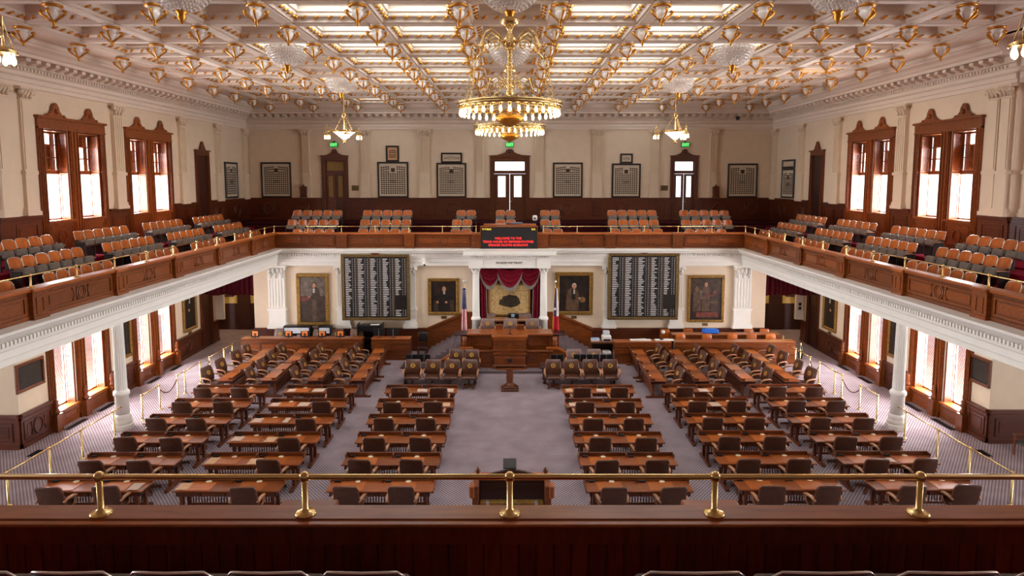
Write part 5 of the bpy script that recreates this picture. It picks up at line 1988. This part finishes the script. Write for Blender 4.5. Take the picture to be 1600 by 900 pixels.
# floor rail along the side aisles, with rope gaps
VEL = pm('velvet_rope', srgb(88, 14, 34), .8)
SP = [16.9, 18.5, 19.9, 21.55, 23.2, 24.35, 25.65, 26.2, 27.5, 28.35, 29.75, 30.6]
for s in (-1, 1):
    pts = [(s * (13.55 - .025 * i), y) for i, y in enumerate(SP)]
    for i, (x, y) in enumerate(pts):
        spost((x, y, 0), 'brass stanchion on the carpet, %s along the side aisle, %s side' % (ORD[i], SIDE[s]), 'aisle stanchions, %s side' % SIDE[s])
    pre = (s * 13.6, 15.2)
    seq = [pre] + pts
    for i in range(len(seq) - 1):
        a, b = seq[i], seq[i + 1]
        if i in (6, 9):
            t = thing('velvet_rope', 'sagging dark red rope between two stanchions, %s gap of the %s side' % ('nearer' if i == 6 else 'farther', SIDE[s]), 'rope', (a[0], a[1], .8))
            n = 10
            MB().tube([(k / n * (b[0] - a[0]), k / n * (b[1] - a[1]), -.32 * (1 - (2 * k / n - 1) ** 2)) for k in range(n + 1)], .02, 6).build('rope', VEL, t)
            m = MB().ball((0, .03, 0), .03, 6, 4).ball((b[0] - a[0], b[1] - a[1] - .03, 0), .03, 6, 4)
            m.build('hooks', BRASS, t)
        elif i == 4:
            bar((a[0], a[1], .94), (a[0], a[1] + .45, .94), 'short brass rail end stopping before the round column, %s side' % SIDE[s], .022)
        else:
            bar((a[0], a[1], .94), (b[0], b[1], .94), 'brass aisle rail, %s span along the aisle, %s side' % (ORD[i], SIDE[s]), .022)
for x, y, lab in ((13.95, 30.7, 'brass stanchion at the end of the front bench, Texas flag side'), (13.75, 32.2, 'brass stanchion at the end of the rear bench, Texas flag side'), (7.78, 30.35, None)):
    if lab:
        t = spost((x, y, 0), lab, 'bench stanchions')
t = thing('hanging_rope', 'dark rope coiled on the stanchion at the end of the front bench', 'rope', (13.95, 30.68, .22))
MB().tube([(.0, 0, .65), (-.1, 0, .3), (-.04, 0, 0), (.06, 0, 0), (.1, 0, .3), (.03, 0, .65)], .03, 6).build('loop', BLACK, t)
MB().ball((0, 0, .66), .035, 6, 4).build('hook', BRASS, t)
t = thing('black_umbrella', 'furled black umbrella hanging on the bench end, Texas flag side', 'umbrella', (7.78, 30.42, .22))
MB().lathe([(.01, -.02), (.05, .08), (.09, .4), (.05, .62), (.015, .7)], 10).build('canopy', BLACK, t)
MB().tube([(0, 0, .68), (0, 0, .84), (.03, 0, .88), (.06, 0, .84)], .012, 5).build('handle', W_ARM, t)

# rear podium on the floor below the near parapet
t = thing('rear_podium', 'wide wooden podium with an open shelf, nearest the near parapet in the centre aisle', 'podium', (.05, 15.75, 0))
MB().box(-.86, .86, .2, .28, 0, 1.3).build('front', W_PANEL, t)
for sx in (-1, 1):
    MB().cbox(*sorted((sx * .98, sx * .82)), -.3, .3, 0, 1.26, .02).build('side', W_PANEL, t)
    MB().cbox(*sorted((sx * 1.05, sx * .92)), -.34, -.1, .95, 1.28, .03).build('bracket', W_CAP, t)
    MB().lathe([(.07, 0), (.04, .03), (.08, .1), (.03, .17), (.001, .19)], 10, (sx * .86, .24, 1.32)).build('finial', W_DESK, t)
MB().cbox(-.98, .98, .1, .34, 1.28, 1.32, .01).build('top', W_CAP, t)
MB().box(-.86, .86, .16, .2, .1, 1.14).build('back_lining', W_DARK, t)
MB().box(-.78, .78, -.3, -.1, .78, .82).build('shelf', GOLDF, t)
MB().box(-.84, .84, -.3, .16, .3, .34).build('floor_board', W_DARK, t)
pl = [(-.55 + 1.1 * i / 14, 1.32 + .11 * math.sin(PI * i / 14)) for i in range(15)]
MB().prism(pl + [(.55, 1.31), (-.55, 1.31)], .22, .3, 'y').build('arched_crest', W_DARK, t)
for sx in (-1, 1):
    MB().box(sx * .6 - .04, sx * .6 + .04, -.33, -.3, .68, .9).build('catch', STEEL, t)
t = thing('podium_screen', 'small black screen standing on the rear podium', 'monitor', (.0, 16.0, 1.42))
MB(Matrix.Translation((0, .02, .03)) @ Matrix.Rotation(math.radians(-60), 4, 'X')).cbox(-.17, .17, -.02, .02, 0, .3, .006).build('screen', DARKM, t)
MB().tube([(0, .02, -.12), (0, .06, .06)], .03, 6).build('stand', BLACK, t)
t = thing('wooden_armchair', 'light wooden armchair with a dark seat at the edge of the aisle carpet', 'chair', (16.45, 19.9, 0), PI / 2)
MB().cbox(-.3, .3, -.28, .28, .42, .48, .02).build('seat', pm('green_black_leather', srgb(40, 46, 42), .4), t)
for sx, sy in product((-1, 1), repeat=2):
    MB().cbox(*sorted((sx * .32, sx * .27)), *sorted((sy * .3, sy * .25)), 0, .68 if sy > 0 else 1.05, .008).build('leg', W_CASE, t)
for sx in (-1, 1):
    MB().cbox(*sorted((sx * .33, sx * .26)), -.3, .34, .66, .7, .01).build('armrest', W_CASE, t)
m = MB()
for q in range(5):
    x = -.2 + q * .1
    m.box(x - .015, x + .015, -.3, -.27, .48, .98)
m.box(-.3, .3, -.31, -.26, .98, 1.08)
m.build('back_slats', W_CASE, t)

# papers lying on desks
for i, (x, k, dx, dy, w_, d_, mat) in enumerate(((-7.37, 0, -1.17, .24, .22, .2, BUFF), (-7.37, 1, -1.14, .24, .2, .22, BUFF), (-7.33, 1, .05, .2, .24, .2, BUFF), (-7.3, 2, -1.15, .26, .22, .18, SHEET), (-7.3, 2, -.1, .2, .22, .2, BUFF),
                                             (-7.28, 3, -1.15, .24, .22, .2, SHEET), (-7.28, 3, -.18, .26, .12, .22, SHEET), (-7.25, 4, -1.14, .22, .22, .18, SHEET), (-7.25, 4, -.12, .24, .26, .2, SHEET), (-7.2, 5, -1.12, .22, .2, .18, SHEET), (-7.2, 5, -.1, .24, .3, .2, SHEET),
                                             (-3.385, 5, .05, .22, .26, .18, SHEET), (-3.385, 5, 1.12, .22, .18, .2, SHEET), (-3.385, 4, 1.12, .22, .18, .2, BUFF), (3.385, 5, -1.12, .22, .18, .2, BUFF), (3.385, 5, .1, .22, .24, .18, SHEET), (3.385, 4, -1.12, .22, .18, .18, SHEET),
                                             (7.3, 5, .1, .24, .26, .2, SHEET), (7.3, 4, .05, .24, .24, .2, SHEET), (10.9, 1, .05, .3, .12, .14, SHEET), (7.35, 1, 1.05, .3, .14, .12, SHEET), (-10.9, 0, 1.1, .24, .2, .2, SHEET))):
    y = ROW0 + k * RP
    side = SIDE[-1 if x < 0 else 1]
    bn = 'centre-aisle block' if abs(x) < 5 else ('middle block' if abs(x) < 9 else 'window block')
    where = 'outer end' if (dx < -.8) == (x < 0) and abs(dx) > .8 else ('aisle end' if abs(dx) > .8 else 'middle')
    t = thing('paper_sheet', '%s sheets, %s of the %s desk from near, %s, %s side' % ('buff' if mat is BUFF else 'white', where, ORD[k], bn, side), 'papers', (x + dx, y + dy, .775), rnd.uniform(-.06, .06), 'papers on the desks')
    MB().box(-w_ / 1.4, w_ / 1.4, -d_, d_, 0, .006).build('sheet', mat, t)
    MB(Matrix.Rotation(.12, 4, 'Z')).box(-w_ / 2, w_ / 2.2, -d_ * .8, d_ * .7, .006, .01).build('top_sheet', mat, t)


# ================================================================== CEILING LAMPS
def make_pendant():
    t = thing('ceiling_lamp', '', 'lamp', group='gilded lamps at the beam crossings')
    MB().lathe([(.2, .02), (.2, -.03), (.18, -.06), (.18, -.08)], 16).build('collar', CEILP, t)
    MB().lathe([(.19, -.07), (.235, -.08), (.24, -.11), (.225, -.135), (.19, -.14)], 20).build('gilt_ring', GILT, t)
    MB().lathe([(.16, -.13), (.15, -.19), (.12, -.21), (.15, -.26), (.14, -.32), (.07, -.43), (.02, -.48)], 16).build('globe', GLOBE, t)
    m = MB()
    for q in range(4):
        a = q * PI / 2 + .2
        ca, sa = math.cos(a), math.sin(a)
        m.tube([(ca * r, sa * r, z) for r, z in ((.2, -.25), (.25, -.225), (.29, -.24), (.275, -.29), (.21, -.35), (.11, -.43), (.03, -.5))], [.015, .035, .042, .038, .03, .024, .03], 5)
    m.lathe([(.03, -.45), (.065, -.48), (.04, -.53), (.045, -.56), (.02, -.6), (.001, -.62)], 10)
    m.build('gilt_cradle', GILT, t)
    return t


pend = Proto(make_pendant)
for k in range(0, 11):
    for i in range(12):
        x = (i - 5.5) * D
        d = rowY(k) * math.cos(math.radians(5.5)) - (12.8 - 8.8) * math.sin(math.radians(5.5))
        u = 796.5 + 1020 * x / d
        if u < -20 or u > 1620:
            continue
        pend((x, rowY(k), 13.29), 0, 'gilded ceiling lamp, %s from centre towards the %s side, %s row from near' % (ORD[int(abs(i - 5.5))], SIDE[-1 if x < 0 else 1], ORD[k]), 'gilded lamps at the beam crossings')


def make_bowl():
    t = thing('crystal_bowl', '', 'lamp', group='crystal ceiling bowls')
    R = .7
    m = MB()
    for j in range(10):
        a = (PI / 2) * (j + .3) / 10.3
        r, z = R * math.cos(a), -.62 * math.sin(a)
        n = max(6, int(52 * math.cos(a)))
        for i in range(n):
            b = 2 * PI * (i + .5 * (j % 2)) / n
            m.ball((r * math.cos(b), r * math.sin(b), z), .036, 5, 3)
    m.build('crystal_beads', CRYST, t, 'stuff')
    MB().lathe([(.2, -.52), (.45, -.44), (.6, -.26), (.66, -.02), (.62, 0), (.56, -.22), (.42, -.38), (.18, -.46)], 24).build('glass_bowl', GLOBE, t)
    m = MB().ring(.7, .03, .0, 36, 6)
    for q in range(24):
        b = 2 * PI * q / 24
        m.tube([(.72 * math.cos(b), .72 * math.sin(b), .02), (.74 * math.cos(b), .74 * math.sin(b), -.05), (.72 * math.cos(b), .72 * math.sin(b), -.1)], [.03, .04, .01], 4)
    m.build('rim_garland', CRYST, t)
    MB().lathe([(.06, -.56), (.13, -.6), (.15, -.64), (.09, -.68), (.11, -.76), (.05, -.84), (.02, -.9), (.001, -.92)], 12).build('gilt_finial', GILT, t)
    m = MB()
    for q in range(3):
        b = 2 * PI * q / 3
        m.tube([(.68 * math.cos(b), .68 * math.sin(b), 0), (.5 * math.cos(b), .5 * math.sin(b), .68)], .012, 4)
    m.build('hanging_chains', GILT, t)
    return t


bowl = Proto(make_bowl)
for k, kn in ((0, 'nearest row'), (3, 'second row'), (6, 'third row')):
    for c in (-3, 0, 3):
        bowl((c * D, rowY(k + .5), 13.36), 0, 'crystal bead bowl on the skylight, %s, %s' % (kn, {-3: 'American flag side', 0: 'above a great chandelier', 3: 'Texas flag side'}[c]) if not (k == 6 and c == 0)
             else 'crystal bead bowl on the central beams, third row', 'crystal ceiling bowls')


def chain(m, p0, p1, n=14, r=.02):
    p0, p1 = Vector(p0), Vector(p1)
    for i in range(n):
        a, b = p0.lerp(p1, i / n), p0.lerp(p1, (i + 1) / n)
        d = (b - a)
        sd = d.cross(Vector((1, 0, 0) if i % 2 else (0, 1, 0.3))).normalized() * r * 1.5
        m.tube([tuple(a), tuple(a.lerp(b, .5) + sd), tuple(b), tuple(a.lerp(b, .5) - sd)], r * .4, 4, True)
    return m


BULB_ME = MB().lathe([(.012, .0), (.02, -.03), (.036, -.09), (.03, -.13), (.01, -.155)], 8).mesh('bulb', BULB)
SOCK_ME = MB().lathe([(.03, .06), (.036, .0), (.025, -.02)], 8).mesh('socket', BRASS)


def make_great():
    t = thing('great_chandelier', '', 'chandelier', group='great chandeliers')
    # origin on the ceiling beam level; rings hang below
    m = MB().lathe([(.06, -.75), (.2, -.8), (.24, -.9), (.12, -1.0), (.06, -1.06), (.06, -1.16), (.13, -1.22), (.17, -1.34), (.13, -1.5), (.05, -1.56)], 18)
    m.build('crown_boss', BRASS, t)
    m = MB()
    n = 60
    for q in range(3):
        m.tube([(.035 * math.cos(i * .55 + q * 2.1), .035 * math.sin(i * .55 + q * 2.1), -1.5 - 1.0 * i / n) for i in range(n + 1)], .03, 5)
    m.build('twisted_stem', BRASS, t)
    MB().lathe([(.05, -2.46), (.12, -2.5), (.08, -2.56), (.06, -2.62), (.05, -2.9), (.05, -3.02)], 18).build('lower_boss', BRASS, t)
    for q in range(6):
        a = PI / 6 + q * PI / 3
        M = Matrix.Rotation(a, 4, 'Z')
        m = MB(M)
        m.tube([(.1, 0, -1.5), (.3, 0, -1.2), (.5, 0, -1.08), (.68, 0, -1.2), (.78, 0, -1.5), (.92, 0, -1.64), (1.0, 0, -1.56), (.95, 0, -1.5)], .024, 6)
        m.tube([(.38 + (.17 - .014 * k) * math.cos(k * .65), 0, -1.4 + (.17 - .014 * k) * math.sin(k * .65)) for k in range(11)], .018, 5)
        m.tube([(.62, 0, -1.26), (.56, 0, -1.42), (.66, 0, -1.46), (.68, 0, -1.38)], .016, 5)
        m.build('scroll_arm', BRASS, t)
        m = MB(M)
        chain(m, (.94, 0, -1.64), (1.16, 0, -2.78), 14, .026)
        m.build('chain', BRASS, t)
        m = MB(M)
        m.tube([(.06, 0, -2.6), (.2, 0, -2.74), (.5, 0, -2.8), (.8, 0, -2.78), (1.15, 0, -2.84)], .022, 6)
        m.build('stay', BRASS, t)
    for (R, z, nb, rt) in ((1.2, -2.84, 36, .055),):
        m = MB().ring(R, rt, z, 56, 8).ring(R + .05, rt * .5, z + .05, 56, 6).ring(R - .1, rt * .5, z + .02, 56, 6)
        for q in range(40):
            b = 2 * PI * q / 40
            m.ball(((R + .03) * math.cos(b), (R + .03) * math.sin(b), z + .08), .03, 5, 3)
        rg = m.build('ring', BRASS, t)
        for q in range(nb):
            b = 2 * PI * q / nb
            x, y = (R - .02) * math.cos(b), (R - .02) * math.sin(b)
            so = inst('socket', SOCK_ME, t, (x, y, z - .09))
            inst('bulb', BULB_ME, so, (0, 0, 0))
    MB().lathe([(.05, -3.0), (.26, -3.04), (.34, -3.1), (.3, -3.2), (.16, -3.28), (.05, -3.32), (.001, -3.34)], 20).build('bottom_cup', GILT, t)
    return t


great = Proto(make_great)
great((0, 15.85, 13.38), 0, 'great two-ring brass chandelier with lit bulbs, the nearer of two', 'great chandeliers')
great((0, 23.2, 13.44), .5, 'great two-ring brass chandelier partly hidden behind the nearer one', 'great chandeliers')


def make_small():
    t = thing('small_chandelier', '', 'chandelier', group='small chandeliers')
    MB().lathe([(.05, -.85), (.1, -.95), (.06, -1.05), (.025, -1.1), (.025, -1.95), (.1, -2.0), (.13, -2.08), (.08, -2.2), (.03, -2.25), (.03, -3.0)], 12).build('stem', BRASS, t)
    m = MB().ring(.5, .035, -2.85, 40, 6).ring(.54, .02, -2.8, 40, 5)
    m.build('ring', BRASS, t)
    MB().lathe([(.001, -3.22), (.08, -3.2), (.3, -3.02), (.48, -2.88), (.46, -2.86)], 20).build('glass_bowl', SHADE, t)
    MB().lathe([(.03, -3.18), (.08, -3.24), (.05, -3.3), (.07, -3.34), (.001, -3.4)], 10).build('finial', BRASS, t)
    for q in range(3):
        a = PI / 2 + q * 2 * PI / 3 + PI
        M = Matrix.Rotation(a + .35, 4, 'Z')
        m = MB(M)
        chain(m, (.08, 0, -2.12), (.5, 0, -2.82), 9, .022)
        m.build('chain', BRASS, t)
        m = MB(M).tube([(.5, 0, -2.85), (.64, 0, -2.75), (.78, 0, -2.82), (.86, 0, -2.78)], .02, 5)
        m.tube([(.86, 0, -2.5), (.86, 0, -2.98)], .018, 5).lathe([(.04, .0), (.16, -.05), (.18, -.1), (.16, -.1)], 14, (.86, 0, -2.92))
        m.tube([(.86, 0, -2.55), (.74, 0, -2.96)], .01, 4).tube([(.86, 0, -2.55), (.98, 0, -2.96)], .01, 4)
        am = m.build('arm', BRASS, t)
        for k in range(5):
            b = 2 * PI * k / 5
            p = M @ Vector((.86 + .11 * math.cos(b), .11 * math.sin(b), -3.02))
            inst('bulb', BULB_ME, am, tuple(p))
    return t


small = Proto(make_small)
for s in (-1, 1):
    small((s * 3 * D, 30.95, 13.86), 0, 'small brass chandelier with a glowing bowl, far one, %s side' % SIDE[s], 'small chandeliers')
    small((s * 3 * D, 8.85, 13.6), 0, 'small brass chandelier at the near end of the ceiling, %s side' % SIDE[s], 'small chandeliers')
